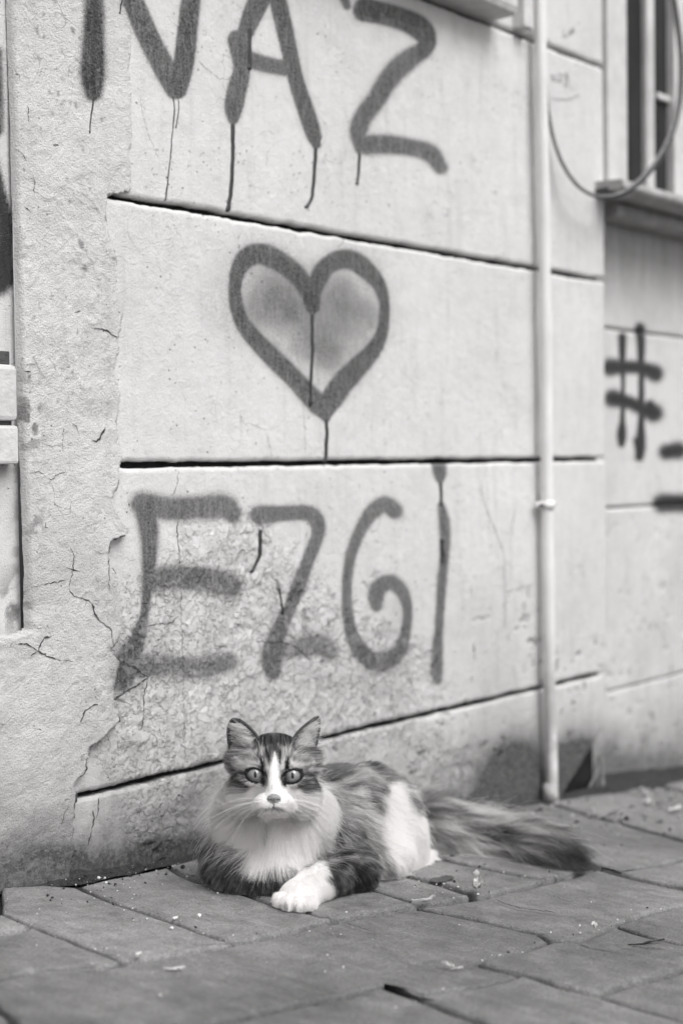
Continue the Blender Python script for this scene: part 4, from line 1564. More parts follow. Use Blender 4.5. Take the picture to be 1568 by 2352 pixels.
# light smoothing off the face
def vnormals(V, Q):
    n = np.cross(V[Q[:, 2]] - V[Q[:, 0]], V[Q[:, 3]] - V[Q[:, 1]])
    N = np.zeros_like(V)
    for k in range(4):
        np.add.at(N, Q[:, k], n)
    return N / (np.linalg.norm(N, axis=1)[:, None] + 1e-12)


def survey(Pl):
    """cat frame -> close-up survey coordinates"""
    px, py, dep = to_px(to_world(Pl))
    return (px - 430.6) / .4028, (py - 1607.7) / .4028, dep


def face_xy(Pl):
    px, py, dep = to_px(to_world(Pl))
    return (px - 493.8) / .1831, (py - 1630.7) / .1831


PARTS = ['head', 'ear', 'chest', 'tucked', 'arm', 'torso', 'thigh', 'tail']


def part_of(P):
    best = np.full(len(P), 9.0)
    lab = np.zeros(len(P), int)
    for nm, f in PRIMS:
        d = f(P)
        m = d < best
        best[m] = d[m]
        lab[m] = PARTS.index(nm)
    return lab


# ---- coat pattern (pigment) with some painted shade, values are reflectance
def painted(px, py, marks, base):
    v = np.array(base, float).copy()
    for pts, rad, val, soft in marks:
        P = np.array(pts, float)
        R = np.broadcast_to(np.array(rad, float), (len(P),))
        d, r = poly_dist(px, py, P, R) if len(P) > 1 else (np.hypot(px - P[0, 0], py - P[0, 1]), np.full(px.shape, R[0]))
        a = 1 - sstep(1 - soft, 1 + soft, d / r)
        v = v * (1 - a) + val * a
    return v


WHT = .92
FACE = [
    ([(100, 1250), (300, 1400)], [300, 300], .62, .5), ([(1400, 1300), (1150, 1450)], [260, 300], .66, .5),
    ([(480, 500), (360, 600), (240, 640)], [60, 70, 70], .40, .5), ([(1020, 520), (1130, 590), (1230, 640)], [60, 70, 70], .42, .5),
    ([(540, 360), (740, 380), (940, 360)], [80, 95, 80], .055, .5),
    ([(600, 480), (560, 560)], [22, 20], .34, .6), ([(880, 470), (940, 540)], [22, 20], .34, .6), ([(520, 440), (480, 500)], [22, 16], .10, .6), ([(980, 440), (1010, 500)], [22, 16], .10, .6), ([(745, 470), (745, 510)], [26, 18], .06, .6), ([(700, 440), (690, 470)], [16, 12], .24, .6), ([(800, 440), (815, 470)], [16, 12], .24, .6),
    ([(560, 670), (420, 680), (290, 720)], [38, 42, 38], .84, .6), ([(940, 660), (1080, 690), (1210, 730)], [38, 42, 38], .84, .6),
    ([(620, 640), (640, 720)], [40, 34], .62, .6), ([(870, 640), (850, 720)], [38, 34], .62, .6),
    ([(340, 800), (420, 920), (560, 950)], [30, 34, 28], .86, .45), ([(1120, 820), (1060, 905), (930, 950)], [30, 34, 28], .86, .45),
    ([(290, 900), (370, 950), (450, 1000)], [24, 32, 20], .17, .55), ([(1050, 970), (1140, 930), (1220, 960)], [20, 36, 34], .13, .55),
    ([(395, 752), (300, 800), (190, 880), (100, 950)], [12, 15, 18, 18], .025, .4), ([(1075, 775), (1165, 800), (1230, 860), (1300, 960)], [12, 14, 18, 19], .025, .4),
    ([(160, 980), (330, 1000)], [18, 16], .5, .6), ([(180, 1040), (320, 1045)], [14, 11], .12, .5), ([(1030, 1045), (1150, 1060), (1260, 1080)], [11, 15, 16], .10, .5),
    ([(60, 880), (170, 760), (240, 650)], [40, 40, 40], .26, .5), ([(1300, 760), (1330, 900)], [40, 40], .6, .5), ([(1180, 700), (1230, 780)], [14, 16], .16, .6),
    ([(752, 560), (748, 640), (742, 720), (740, 860), (742, 960)], [20, 36, 52, 66, 104], WHT, .4),
    ([(40, 1180), (330, 1200)], [150, 140], .78, .5), ([(1150, 1200), (1440, 1190)], [140, 150], .80, .5),
    ([(470, 1075), (742, 1080), (1010, 1075)], [100, 130, 100], WHT, .3),
    ([(500, 1150), (742, 1180), (990, 1150)], [110, 120, 110], WHT, .3),
    ([(738, 1310)], [180], WHT, .3),
    ([(592, 600), (592, 660), (596, 735)], [22, 28, 22], .015, .35), ([(905, 610), (905, 680), (896, 740)], [22, 28, 22], .015, .35),
    ([(650, 510), (680, 650)], [20, 11], .03, .4), ([(815, 520), (815, 665)], [20, 11], .03, .4), ([(720, 520), (728, 580)], [9, 6], .16, .5), ([(775, 520), (770, 580)], [9, 6], .16, .5),
    ([(600, 860), (598, 930)], [20, 22], .02, .35), ([(878, 880), (880, 940)], [20, 22], .02, .35),
    ([(600, 1262), (735, 1246), (870, 1262)], [10, 15, 10], .13, .5), ([(735, 1180), (735, 1250)], [10, 12], .13, .5),
    ([(710, 965), (712, 985)], [6, 6], .35, .5), ([(665, 1070), (672, 1085)], [7, 6], .3, .5), ([(820, 1085), (825, 1095)], [6, 6], .3, .5),
]
BODY = [
    # ruff and bib
    ([(230, 560), (190, 680), (260, 740)], [110, 110, 100], .70, .5), ([(760, 560), (790, 680), (700, 760)], [90, 90, 100], .76, .5),
    ([(300, 800), (480, 830), (640, 830)], [150, 170, 110], WHT, .22), ([(390, 960), (560, 950), (650, 900)], [100, 90, 80], WHT, .25),
    ([(455, 770), (435, 820)], [10, 10], .55, .7),
    ([(140, 900), (240, 970), (320, 1050), (480, 1090)], [60, 75, 62, 50], .10, .35),
]
TUCK = [([(200, 900), (300, 990), (480, 1060)], [110, 110, 90], .085, .4)]
ARM = [
    ([(820, 820), (900, 900)], [110, 110], .26, .4), ([(790, 800), (900, 830)], [16, 16], .05, .5), ([(800, 880), (940, 870)], [15, 15], .05, .5), ([(780, 850), (850, 855)], [12, 12], .4, .5),
    ([(820, 935), (900, 905), (980, 930)], [14, 16, 14], .42, .5), ([(900, 960), (990, 1000), (1000, 1060)], [60, 80, 70], .035, .4), ([(880, 990), (930, 960)], [18, 14], .25, .5),
    ([(950, 1000), (930, 1060)], [12, 12], .16, .5), ([(820, 1000), (850, 1080)], [40, 40], .04, .4),
    ([(750, 980), (700, 1050), (790, 1090)], [62, 90, 50], WHT, .2), ([(620, 1120), (540, 1160)], [150, 100], WHT, .2),
    ([(556, 1165), (562, 1210)], [5, 6], .30, .5), ([(608, 1172), (612, 1218)], [5, 6], .30, .5), ([(664, 1168), (668, 1212)], [5, 6], .30, .5),  # dark slits between the toes, shade painted into the fur
]
TORSO = [
    ([(770, 400), (880, 370), (980, 340), (1100, 400), (1200, 500)], [50, 50, 50, 40, 40], .15, .7), ([(800, 450), (960, 430)], [26, 26], .09, .6), ([(960, 340), (1080, 380)], [24, 22], .08, .6), ([(900, 500), (990, 470)], [14, 14], .10, .6),
    ([(880, 470), (1000, 420)], [18, 18], .40, .7), ([(1010, 400), (1100, 460)], [20, 20], .42, .7),
    ([(900, 600), (980, 700), (960, 800)], [80, 80, 70], .46, .7), ([(810, 560), (840, 680), (900, 820), (980, 930), (1010, 1010)], [34, 40, 44, 46, 40], .06, .6),  # dark band behind the ruff is mostly shade painted into the coat
    ([(990, 520), (1070, 640), (1120, 770)], [24, 36, 46], .66, .5), ([(1040, 560), (1100, 640)], [13, 13], .13, .6), ([(1050, 800), (1080, 900)], [60, 60], .42, .6), ([(1050, 1000)], [70], .55, .6),
    ([(1195, 510), (1205, 640), (1240, 790), (1300, 900)], [50, 90, 120, 135], WHT, .25),
]
TAILM = [([(1400, 830), (1700, 800), (1880, 820)], [150, 150, 150], .46, .5), ([(1560, 700), (1700, 740), (1900, 780)], [24, 30, 40], .16, .6), ([(2230, 900), (2450, 960)], [190, 210], .07, .9), ([(1720, 930), (2000, 960)], [24, 40], .12, .6),
         ([(1560, 850), (1760, 900)], [40, 36], .62, .6), ([(1850, 780), (2000, 820)], [24, 24], .4, .6)]


def pigment(Pl, lab):
    cx, cy, _ = survey(Pl)
    fx, fy = face_xy(Pl)
    mott = fbm(Pl[:, 0] * 1.0 + 3 + Pl[:, 1] * .6, Pl[:, 2] + Pl[:, 1] * .5, 70, 3, 501)
    v = np.full(len(Pl), .17)
    nm = lambda *a: np.isin(lab, [PARTS.index(q) for q in a])
    jx_, jy_ = rng.normal(0, 7, len(Pl)), rng.normal(0, 7, len(Pl))
    m = nm('head')
    v[m] = painted(fx[m] + jx_[m] * .9, fy[m] + jy_[m] * 1.3, FACE, np.full(m.sum(), .27))
    m = nm('ear')
    v[m] = .075
    m = nm('chest')
    v[m] = painted(cx[m] + jx_[m], cy[m] + jy_[m], BODY, np.full(m.sum(), .45))
    low = m & (cy > 985) & (cx < 640)
    v[low] = np.where(cy[low] > 985 + 45 * (mott[low] - .3) * 2, .06, v[low])
    m = nm('tucked')
    v[m] = painted(cx[m] + jx_[m], cy[m] + jy_[m], TUCK, np.full(m.sum(), .12))
    m = nm('arm')
    v[m] = painted(cx[m] + jx_[m], cy[m] + jy_[m], ARM, np.full(m.sum(), .16))
    m = nm('torso')
    v[m] = painted(cx[m] + jx_[m], cy[m] + jy_[m], TORSO, .24 + .30 * sstep(.35, .65, mott[m]))
    m = nm('thigh')
    v[m] = painted(cx[m] + jx_[m], cy[m] + jy_[m], [([(1090, 900), (1060, 1000)], [60, 80], .42, .5)], np.full(m.sum(), WHT))
    # ticked, streaky tabby: bands run with the coat
    hs = fbm(np.where(np.abs(fx - 742) < 230, fx / 20, fx / 120), np.where(np.abs(fx - 742) < 230, fy / 130, fy / 17), 1.0, 3, 521)
    bs = fbm((cx + cy * .25) / 95, (cy - cx * .3) / 15, 1.0, 4, 523)
    as_ = fbm((cx + cy) / 34, (cy - cx) / 60, 1.0, 3, 527)
    tick = np.ones(len(Pl))
    k_ = nm('head')
    tick[k_] = .42 + 1.25 * sstep(.30, .70, hs[k_])
    k_ = nm('torso')
    tick[k_] = .70 + .62 * sstep(.28, .72, bs[k_])
    k_ = nm('arm', 'tucked')
    tick[k_] = .40 + 1.5 * sstep(.30, .72, as_[k_])
    v = v * (1 + (tick - 1) * np.clip(1.15 - v / .8, .06, 1))
    m = nm('tail')
    v[m] = painted(cx[m] + jx_[m] * 3, cy[m] + jy_[m] * 3, TAILM, .30 + .2 * sstep(.35, .65, mott[m])) * (.5 + 1.0 * sstep(.3, .7, fbm(cx[m] / 150, (cy[m] - cx[m] * .15) / 22, 1.0, 3, 529)))
    return v


def no_fur(Pl, lab):
    """inside the eyes, on the nose leather"""
    bad = eye_slit(Pl, 1.2)
    fx, fy = face_xy(Pl)
    bad |= (lab == 0) & (np.hypot((fx - 740) / 70, (fy - 1112) / 46) < 1)
    return bad


def skin_material():
    m = NT('cat_skin')
    a, _, _ = m.attr('pigment')
    return m.done(a, .6, None, .3)


M_SKIN = skin_material()
cat = empty('cat', CO, 'long-haired tabby and white cat lying on the paving facing the camera', 'cat')
BN = vnormals(BV, BQ)
blab = part_of(BV)
bp = pigment(BV, blab) * .75
fx, fy = face_xy(BV)
bp[eye_slit(BV, 1.42)] = .012
m = (blab == 0) & (np.hypot((fx - 740) / 92, (fy - 1115) / 62) < 1)
bp[m] = .25
bp[blab == 1] = .06
body = fast_mesh('body', to_world(BV), BQ, M_SKIN, cat, True, {'pigment': np.stack([bp, bp, bp, np.ones_like(bp)], -1)})

# ---- eyes
def eye_material():
    m = NT('cat_iris')
    sep = m.n('ShaderNodeSeparateXYZ')
    m.lk(m.tc, sep.inputs[0])
    x, y, z = sep.outputs
    r = m.math('SQRT', m.math('ADD', m.math('MULTIPLY', x, x), m.math('MULTIPLY', z, z)))
    ang = m.math('ARCTAN2', z, x)
    comb = m.n('ShaderNodeCombineXYZ')
    m.lk(m.math('MULTIPLY', ang, 5.0), comb.inputs[0])
    m.lk(m.math('MULTIPLY', r, 160.0), comb.inputs[1])
    fib = m.noise(3.0, 4, .6, comb.outputs[0])
    iris = m.math('MULTIPLY', m.ramp(fib, .3, .7, .85, 1.15), m.ramp(r, .0015, .0088, .24, .19))
    iris = m.mix(m.ramp(r, .0092, .0104), iris, .015)
    pe = m.math('SQRT', m.math('ADD', m.math('POWER', m.math('DIVIDE', x, .0018), 2.0), m.math('POWER', m.math('DIVIDE', z, .0039), 2.0)))
    v = m.mix(m.ramp(pe, .85, 1.1, 1, 0), iris, .004)
    m.b.inputs['Coat Weight'].default_value = 1.0
    m.b.inputs['Coat Roughness'].default_value = .03
    return m.done(v, .35, None, .3)


M_EYE = eye_material()
for ctr, look, xax, zax, e1, e2 in EYES:
    bm = bmesh.new()
    bmesh.ops.create_uvsphere(bm, u_segments=40, v_segments=28, radius=.0120)
    for v_ in bm.verts:                            # corneal bulge towards local -y
        if v_.co.y < -.008:
            v_.co.y -= .0011 * ((-v_.co.y - .008) / .004)
    me = bpy.data.meshes.new('eye')
    bm.to_mesh(me)
    bm.free()
    me.polygons.foreach_set('use_smooth', [True] * len(me.polygons))
    me.materials.append(M_EYE)
    o = bpy.data.objects.new('eye', me)
    COL.objects.link(o)
    o.parent = cat
    W = np.stack([xax @ CB, -(look @ CB), zax @ CB], 1)
    o.matrix_local = Matrix.Translation(Vector(to_world(ctr)) - Vector(CO)) @ Matrix(W.tolist()).to_4x4()

# ---- nose leather
NC = FC(740, 1112, 1.6315)
nx_ = np.arange(-.0125, .0126, .0006).astype(np.float32)
NF = Field(nx_ + NC[0], nx_ + NC[1], nx_ + NC[2])
sv = PRIMS
def nadd(c, r, k, mode='add'):
    c = np.asarray(c)
    NF.add(sd_ell(c, r), c - max(r), c + max(r), k, mode)
nadd(NC + (0, .002, .0012), (.0066, .0046, .0034), .002)
nadd(NC + (0, .0022, -.0022), (.0040, .0048, .0040), .003)
nadd(NC + (0, .0030, -.0060), (.0014, .0040, .0040), .002)
for sg in (-1, 1):
    nadd(NC + (sg * .0052, .0022, -.0006), (.0028, .0040, .0027), .0015)
    nadd(NC + (sg * .0049, -.0018, -.0018), (.0027, .0042, .0010), .0008, 'sub')
nadd(NC + (0, -.0030, -.0040), (.0005, .0022, .0050), .0008, 'sub')
NV, NQ = surface_nets(NF.xs, NF.ys, NF.zs, NF.S)
M_NOSE = simple_mat('nose_leather', .26, .45, .12, 900, .0004, .4, 2500)
fast_mesh('nose', to_world(NV), NQ, M_NOSE, cat, True)

# ------------------------------------------------------------------ fur
def fur_material():
    m = NT('fur')
    m.t.nodes.remove(m.b)
    a = m.n('ShaderNodeAttribute', attribute_name='pigment')
    hi = m.n('ShaderNodeHairInfo')
    v = m.math('MULTIPLY', a.outputs['Fac'], m.ramp(hi.outputs['Intercept'], 0.0, .6, .95, 1.05))
    v = m.math('MINIMUM', v, .97)
    col = m.grey(v)
    d = m.n('ShaderNodeBsdfDiffuse')
    m.lk(col, d.inputs['Color'])
    t = m.n('ShaderNodeBsdfTranslucent')
    m.lk(col, t.inputs['Color'])
    h = m.n('ShaderNodeBsdfHair', component='Reflection')
    m.lk(m.grey(m.math('MULTIPLY_ADD', v, .5, .12)), h.inputs['Color'])
    h.inputs['RoughnessU'].default_value = .35
    h.inputs['RoughnessV'].default_value = .6
    m1, m2 = m.n('ShaderNodeMixShader'), m.n('ShaderNodeMixShader')
    m1.inputs[0].default_value = .30
    m2.inputs[0].default_value = .13
    m.t.links.new(d.outputs[0], m1.inputs[1])
    m.t.links.new(t.outputs[0], m1.inputs[2])
    m.t.links.new(m1.outputs[0], m2.inputs[1])
    m.t.links.new(h.outputs[0], m2.inputs[2])
    m.t.links.new(m2.outputs[0], m.out.inputs[0])
    return m.m


M_FUR = fur_material()
scene.cycles_curves.shape = 'RIBBONS'
scene.cycles_curves.subdivisions = 2
# guides: part, survey x, y, image direction (right, down, away), length mm, lift
H, E_, C_, TK, A_, T_, TH, TL = range(8)
GUIDES = [
    (H, 492, 520, 0, -1, .3, 3.5, .14), (H, 492, 450, 0, -1, .3, 5, .16), (H, 455, 430, -.2, -1, .3, 4, .12), (H, 530, 432, .2, -1, .3, 4, .12), (H, 492, 340, 0, -1, .4, 7, .18), (H, 430, 320, -.25, -1, .4, 8, .2), (H, 560, 322, .25, -1, .4, 8, .2),
    (H, 492, 240, 0, -.7, 1, 10, .25), (H, 400, 235, -.3, -.8, .8, 10, .25), (H, 590, 235, .3, -.8, .8, 10, .25),
    (H, 450, 585, -1, .2, .4, 6, .2), (H, 535, 585, 1, .2, .4, 6, .2), (H, 420, 540, -1, .1, .5, 6, .15), (H, 570, 545, 1, .1, .5, 6, .15), (H, 470, 620, -.6, .8, .3, 8, .3), (H, 515, 620, .6, .8, .3, 8, .3),
    (H, 488, 645, 0, 1, 0, 8, .35), (H, 488, 680, 0, 1, .1, 11, .3), (H, 440, 655, -.5, 1, .1, 18, .4), (H, 540, 655, .5, 1, .1, 18, .4),
    (H, 395, 365, -.35, -1, .4, 8, .2), (H, 600, 370, .35, -1, .4, 8, .2), (H, 330, 370, -.9, -.4, .4, 13, .3), (H, 665, 375, .9, -.4, .4, 13, .3),
    (H, 300, 320, -1, -.1, .4, 16, .3), (H, 690, 325, 1, -.1, .4, 16, .3), (H, 260, 400, -1, .35, .4, 24, .35), (H, 730, 405, 1, .35, .4, 24, .35), (H, 380, 490, -.8, .5, .4, 7, .15), (H, 605, 495, .8, .5, .4, 7, .15),
    (H, 330, 480, -1, .15, .6, 13, .2), (H, 660, 485, 1, .15, .6, 13, .2), (H, 290, 430, -1, .12, .7, 20, .25), (H, 705, 435, 1, .15, .7, 20, .25), (H, 260, 500, -1, .35, .5, 28, .35), (H, 730, 500, 1, .4, .5, 26, .35),
    (H, 330, 560, -1, .25, .5, 24, .25), (H, 650, 560, 1, .3, .5, 24, .25), (H, 300, 620, -1, .6, .3, 36, .4), (H, 690, 620, .85, .75, .3, 34, .35), (H, 380, 640, -.7, .8, .3, 26, .3), (H, 600, 640, .7, .8, .3, 26, .3),
    (E_, 250, 250, -.2, -1, 0, 4, .1), (E_, 330, 160, -.5, -1, 0, 3.5, .1), (E_, 400, 240, -.3, -1, .2, 4, .1), (E_, 738, 250, .2, -1, 0, 4, .1), (E_, 660, 160, .6, -1, 0, 3.5, .1), (E_, 590, 240, .3, -1, .2, 4, .1), (E_, 260, 120, 0, -1, 0, 4, .2), (E_, 742, 110, 0, -1, 0, 5, .2),
    (C_, 280, 620, -1, .5, 0, 36, .4), (C_, 220, 700, -.9, .65, 0, 38, .4), (C_, 330, 730, -.55, .85, -.1, 38, .35), (C_, 720, 620, .75, .8, 0, 34, .35), (C_, 760, 720, .6, .85, .1, 36, .35), (C_, 650, 740, .35, .95, -.1, 38, .35),
    (C_, 485, 740, 0, 1, -.2, 30, .35), (C_, 480, 820, -.05, 1, -.1, 38, .3), (C_, 300, 820, -.5, .9, -.1, 40, .35), (C_, 620, 860, .08, 1, 0, 36, .3), (C_, 450, 950, -.08, 1, 0, 34, .3), (C_, 220, 860, -.55, .85, 0, 34, .35), (C_, 350, 1000, -.2, 1, 0, 24, .3), (C_, 600, 980, .1, 1, 0, 28, .3),
    (TK, 200, 920, -.3, 1, 0, 24, .3), (TK, 300, 1000, -.2, 1, 0, 22, .3), (TK, 400, 1050, -.05, 1, 0, 20, .3), (TK, 520, 1060, .05, 1, 0, 20, .3),
    (A_, 820, 800, .7, .6, .2, 28, .3), (A_, 880, 860, .85, .4, .2, 24, .25), (A_, 950, 910, .7, .6, .2, 20, .25), (A_, 980, 1000, .25, 1, .1, 16, .25), (A_, 900, 980, .35, .9, .1, 15, .25), (A_, 820, 1000, .25, .95, 0, 13, .25),
    (A_, 750, 1000, .1, 1, 0, 13, .25), (A_, 780, 1080, .25, .9, 0, 13, .3), (A_, 690, 1060, -.3, .85, -.3, 9, .2), (A_, 620, 1110, -.3, .8, -.4, 9, .2), (A_, 560, 1160, -.15, 1, -.2, 7.5, .2), (A_, 660, 1170, 0, 1, -.2, 7.5, .2), (A_, 700, 1130, .1, 1, -.2, 10, .25),
    (T_, 780, 430, .9, .1, .6, 22, .3), (T_, 800, 520, .9, .3, .3, 22, .3), (T_, 900, 400, .95, -.05, .5, 22, .35), (T_, 1000, 350, .9, -.2, .5, 22, .45), (T_, 1100, 420, .9, .25, .4, 22, .4), (T_, 900, 640, 1, .12, .2, 24, .3), (T_, 960, 780, .95, .3, .2, 24, .3),
    (T_, 1050, 560, .9, .4, .2, 24, .3), (T_, 1050, 740, .9, .4, .2, 22, .3), (T_, 1060, 900, .5, .8, 0, 20, .3), (T_, 1000, 1000, .2, 1, 0, 19, .3), (T_, 1200, 520, .7, .7, .3, 22, .35), (T_, 1280, 640, .8, .5, .4, 24, .35), (T_, 860, 900, .7, .7, .1, 22, .3),
    (TH, 1180, 580, .3, .95, 0, 26, .25), (TH, 1200, 740, .7, .6, .1, 28, .25), (TH, 1290, 820, .95, .3, .1, 28, .3), (TH, 1330, 760, .95, .3, .2, 30, .35), (TH, 1120, 880, .3, .95, 0, 24, .3), (TH, 1230, 940, .35, .9, 0, 16, .25), (TH, 1330, 920, .8, .6, 0, 18, .3), (TH, 1200, 1000, -.1, 1, 0, 9, .2), (TH, 1290, 980, .2, 1, 0, 10, .2),
]
GP = np.array([g[:3] for g in GUIDES], float)
GV = np.array([[g[3], g[5], -g[4]] for g in GUIDES], float)      # cat frame: right, away, up
GV /= np.linalg.norm(GV, axis=1)[:, None]
GL = np.array([[g[6] * .001, g[7]] for g in GUIDES])


def sample_roots(n, V, Q, weight):
    T = np.concatenate([Q[:, [0, 1, 2]], Q[:, [0, 2, 3]]])
    a, b, c = V[T[:, 0]], V[T[:, 1]], V[T[:, 2]]
    ar = np.linalg.norm(np.cross(b - a, c - a), axis=1)
    w = ar * weight[T].mean(1)
    f = rng.choice(len(T), n, p=w / w.sum())
    u, v = rng.random(n), rng.random(n)
    fl = u + v > 1
    u[fl], v[fl] = 1 - u[fl], 1 - v[fl]
    u, v = u[:, None], v[:, None]
    P = a[f] * (1 - u - v) + b[f] * u + c[f] * v
    Nn = BN[T[f, 0]] * (1 - u - v) + BN[T[f, 1]] * u + BN[T[f, 2]] * v
    return P, Nn / (np.linalg.norm(Nn, axis=1)[:, None] + 1e-9)


def flow(P, lab):
    cx, cy, _ = survey(P)
    D, L = np.zeros((len(P), 3)), np.zeros((len(P), 2))
    for q in range(7):
        m = lab == q
        if not m.any():
            continue
        gi = GP[:, 0] == q
        # neighbours share some flow with the adjoining part
        d2 = (cx[m][:, None] - GP[gi, 1]) ** 2 + (cy[m][:, None] - GP[gi, 2]) ** 2
        w = 1 / (d2 + 500) ** 1.6
        w /= w.sum(1)[:, None]
        D[m] = w @ GV[gi]
        L[m] = w @ GL[gi]
    m = lab == TL
    if m.any():
        d2 = ((P[m][:, None] - TS[None]) ** 2).sum(-1)
        i = np.clip(d2.argmin(1), 0, len(TS) - 2)
        tg = TS[i + 1] - TS[i]
        D[m] = tg / np.linalg.norm(tg, axis=1)[:, None]
        L[m] = np.column_stack([rng.uniform(.034, .068, m.sum()), rng.uniform(.2, .8, m.sum())])
    return D / (np.linalg.norm(D, axis=1)[:, None] + 1e-9), L


def make_fur(name, P, N, lab, nseg, radius, clump_n, clump, wild, len_k=1.0, lift_k=1.0, pig=None, droop=.25):
    n = len(P)
    D, L = flow(P, lab)
    D = D + rng.normal(0, wild, D.shape)
    lowf = np.stack([fbm(P[:, 0] + 9 + P[:, 1] * .7, P[:, 2] + P[:, 1] * .4, 45, 2, 600 + k) - .5 for k in range(3)], -1)
    D = D + lowf * .55
    Tn = D - N * (D * N).sum(1)[:, None]
    Tn /= np.linalg.norm(Tn, axis=1)[:, None] + 1e-9
    ln = L[:, 0] * len_k * rng.uniform(.62, 1.12, n)
    lift = np.clip(L[:, 1] * lift_k * rng.uniform(.7, 1.35, n), .03, .9)
    s = np.linspace(0, 1, nseg)
    pts = np.empty((n, nseg, 3))
    pos = P - N * .0008
    pts[:, 0] = pos
    ds = ln / (nseg - 1)
    long_ = np.clip((ln - .012) / .03, 0, 1)
    side = np.cross(N, Tn)
    wav = (fbm(P[:, 0] + 4 + P[:, 1] * .7, P[:, 2] - P[:, 1] * .6, 110, 2, 640) - .5) * 1.9 * (.25 + long_) * np.where(lab == T_, .55, 1.0)
    wav2 = (fbm(P[:, 0] - 7 + P[:, 1] * .5, P[:, 2] + P[:, 1] * .6, 160, 2, 645) - .5) * 1.2 * (.2 + long_)
    for k in range(1, nseg):
        t = (k - .5) / (nseg - 1)
        a = lift * (1.55 - 1.35 * t)
        d = Tn * np.cos(a)[:, None] + N * np.sin(a)[:, None]
        d[:, 2] -= droop * long_ * t
        d += side * (wav * (t - .25))[:, None] + N * (wav2 * (t - .4))[:, None] * .5
        d += rng.normal(0, wild * .35, d.shape)
        d /= np.linalg.norm(d, axis=1)[:, None]
        pos = pos + d * ds[:, None]
        pts[:, k] = pos
    # clumping of tips into locks
    if clump_n:
        ci = rng.choice(n, clump_n, replace=False)
        from mathutils.kdtree import KDTree
        kd = KDTree(clump_n)
        for q, c in enumerate(ci):
            kd.insert(P[c], q)
        kd.balance()
        near = np.fromiter((kd.find(p)[1] for p in P), int, n)
        ctr = pts[ci][near]
        same = lab[ci][near] == lab
        amt = clump * rng.uniform(.4, 1.1, n) * same * np.clip(ln / .012, .1, 1)
        dist = np.linalg.norm(P - P[ci][near], axis=1)
        amt *= dist < .02
        pts = pts + (ctr - pts) * (amt[:, None, None] * (s ** 1.3)[None, :, None])
    # stay above the paving
    g = cat_ground(pts.reshape(-1, 3)).reshape(n, nseg) + .0008 + rng.uniform(0, .003, n)[:, None] * s
    pts[..., 2] = np.maximum(pts[..., 2], g)
    if pig is None:
        pig = pigment(pts[:, nseg // 2] * .75 + pts[:, -1] * .25, lab)
    pig = pig * rng.lognormal(0, np.where(pig > .6, .06, .38), n)
    hi = pig > .5
    pig[hi] = np.clip(pig[hi] * 1.08, .6, .97)
    emit_curves(name, pts, radius, np.clip(pig, .012, .97))


def emit_curves(name, pts, radius, pig, taper=.35):
    n, nseg, _ = pts.shape
    cu = bpy.data.hair_curves.new(name)
    cu.add_curves([nseg] * n)
    W = to_world(pts.reshape(-1, 3)).astype(np.float32)
    cu.attributes['position'].data.foreach_set('vector', W.ravel())
    ra = cu.attributes.get('radius') or cu.attributes.new('radius', 'FLOAT', 'POINT')
    r = np.broadcast_to(np.asarray(radius, float).reshape(-1, 1), (n, 1)) * (1 - (1 - taper) * np.linspace(0, 1, nseg) ** 1.5)[None]
    ra.data.foreach_set('value', r.astype(np.float32).ravel())
    at = cu.attributes.new('pigment', 'FLOAT', 'CURVE')
    at.data.foreach_set('value', pig.astype(np.float32))
    cu.materials.append(M_FUR)
    return put(bpy.data.objects.new(name, cu), cat)


view = to_local(CAM) - BV
view /= np.linalg.norm(view, axis=1)[:, None]
vis = np.where((BN * view).sum(1) > -.25, 1.0, .30)
labw = np.array([.6, .25, 2.6, 1.4, 1.2, 1.2, 1.2, 4.5])[blab]
P, N = sample_roots(245000, BV, BQ, vis * labw)
lab = part_of(P)
ok = ~no_fur(P, lab)
make_fur('fur', P[ok], N[ok], lab[ok], 7, .000095, 9000, .50, .12)
# finer coat of the head and forelegs
wf = np.where(blab == 0, 1.0, 0) + np.where(blab == 1, .8, 0)
cxv, cyv, _ = survey(BV)
wf = wf + .6 * ((blab == 4) & (cyv > 960))
P, N = sample_roots(90000, BV, BQ, vis * wf)
lab = part_of(P)
ok = ~no_fur(P, lab)
make_fur('fur', P[ok], N[ok], lab[ok], 5, .000085, 6000, .35, .13)
# stray guard hairs
P, N = sample_roots(5000, BV, BQ, vis * np.array([.4, 0, 1.0, 1, .7, 1.0, 1, 1.5])[blab])
lab = part_of(P)
ok = ~no_fur(P, lab)
P, N, lab = P[ok], N[ok], lab[ok]
make_fur('guard_hair', P, N, lab, 7, .00010, 0, 0, .22, 1.35, 1.5, np.clip(pigment(P, lab) * 1.5 + .1, 0, .9))

# long pale hairs inside the ears
def ear_tuft(pts_ear, sgn, n):
    nv, nu = 22, 15
    G = pts_ear.reshape(nv, nu, 3)
    v = rng.beta(1.1, 1.6, n) * .72
    u = rng.beta(2.2, 1.0, n) * .8 + .16            # rooted towards the inner rim
    i, j = (v * (nv - 1)).astype(int), (u * (nu - 1)).astype(int)
    R0_ = G[i, j] + np.array([0, -.0026, 0]) + rng.normal(0, .0008, (n, 3))
    ln = rng.uniform(.012, .027, n) * (1 - .35 * v)
    d = np.column_stack([np.full(n, sgn * 1.0), np.full(n, -.55), rng.normal(.18, .16, n)])
    d += rng.normal(0, .10, d.shape)
    d /= np.linalg.norm(d, axis=1)[:, None]
    s = np.linspace(0, 1, 6)
    pts = R0_[:, None] + d[:, None] * (ln[:, None] * s[None])[..., None]
    pts[..., 1] += (s ** 2)[None] * (ln * .45)[:, None]
    pts[..., 2] += (s ** 2)[None] * (ln * rng.normal(.06, .18, n))[:, None]
    emit_curves('ear_tuft', pts, .00019, rng.uniform(.6, .95, n))


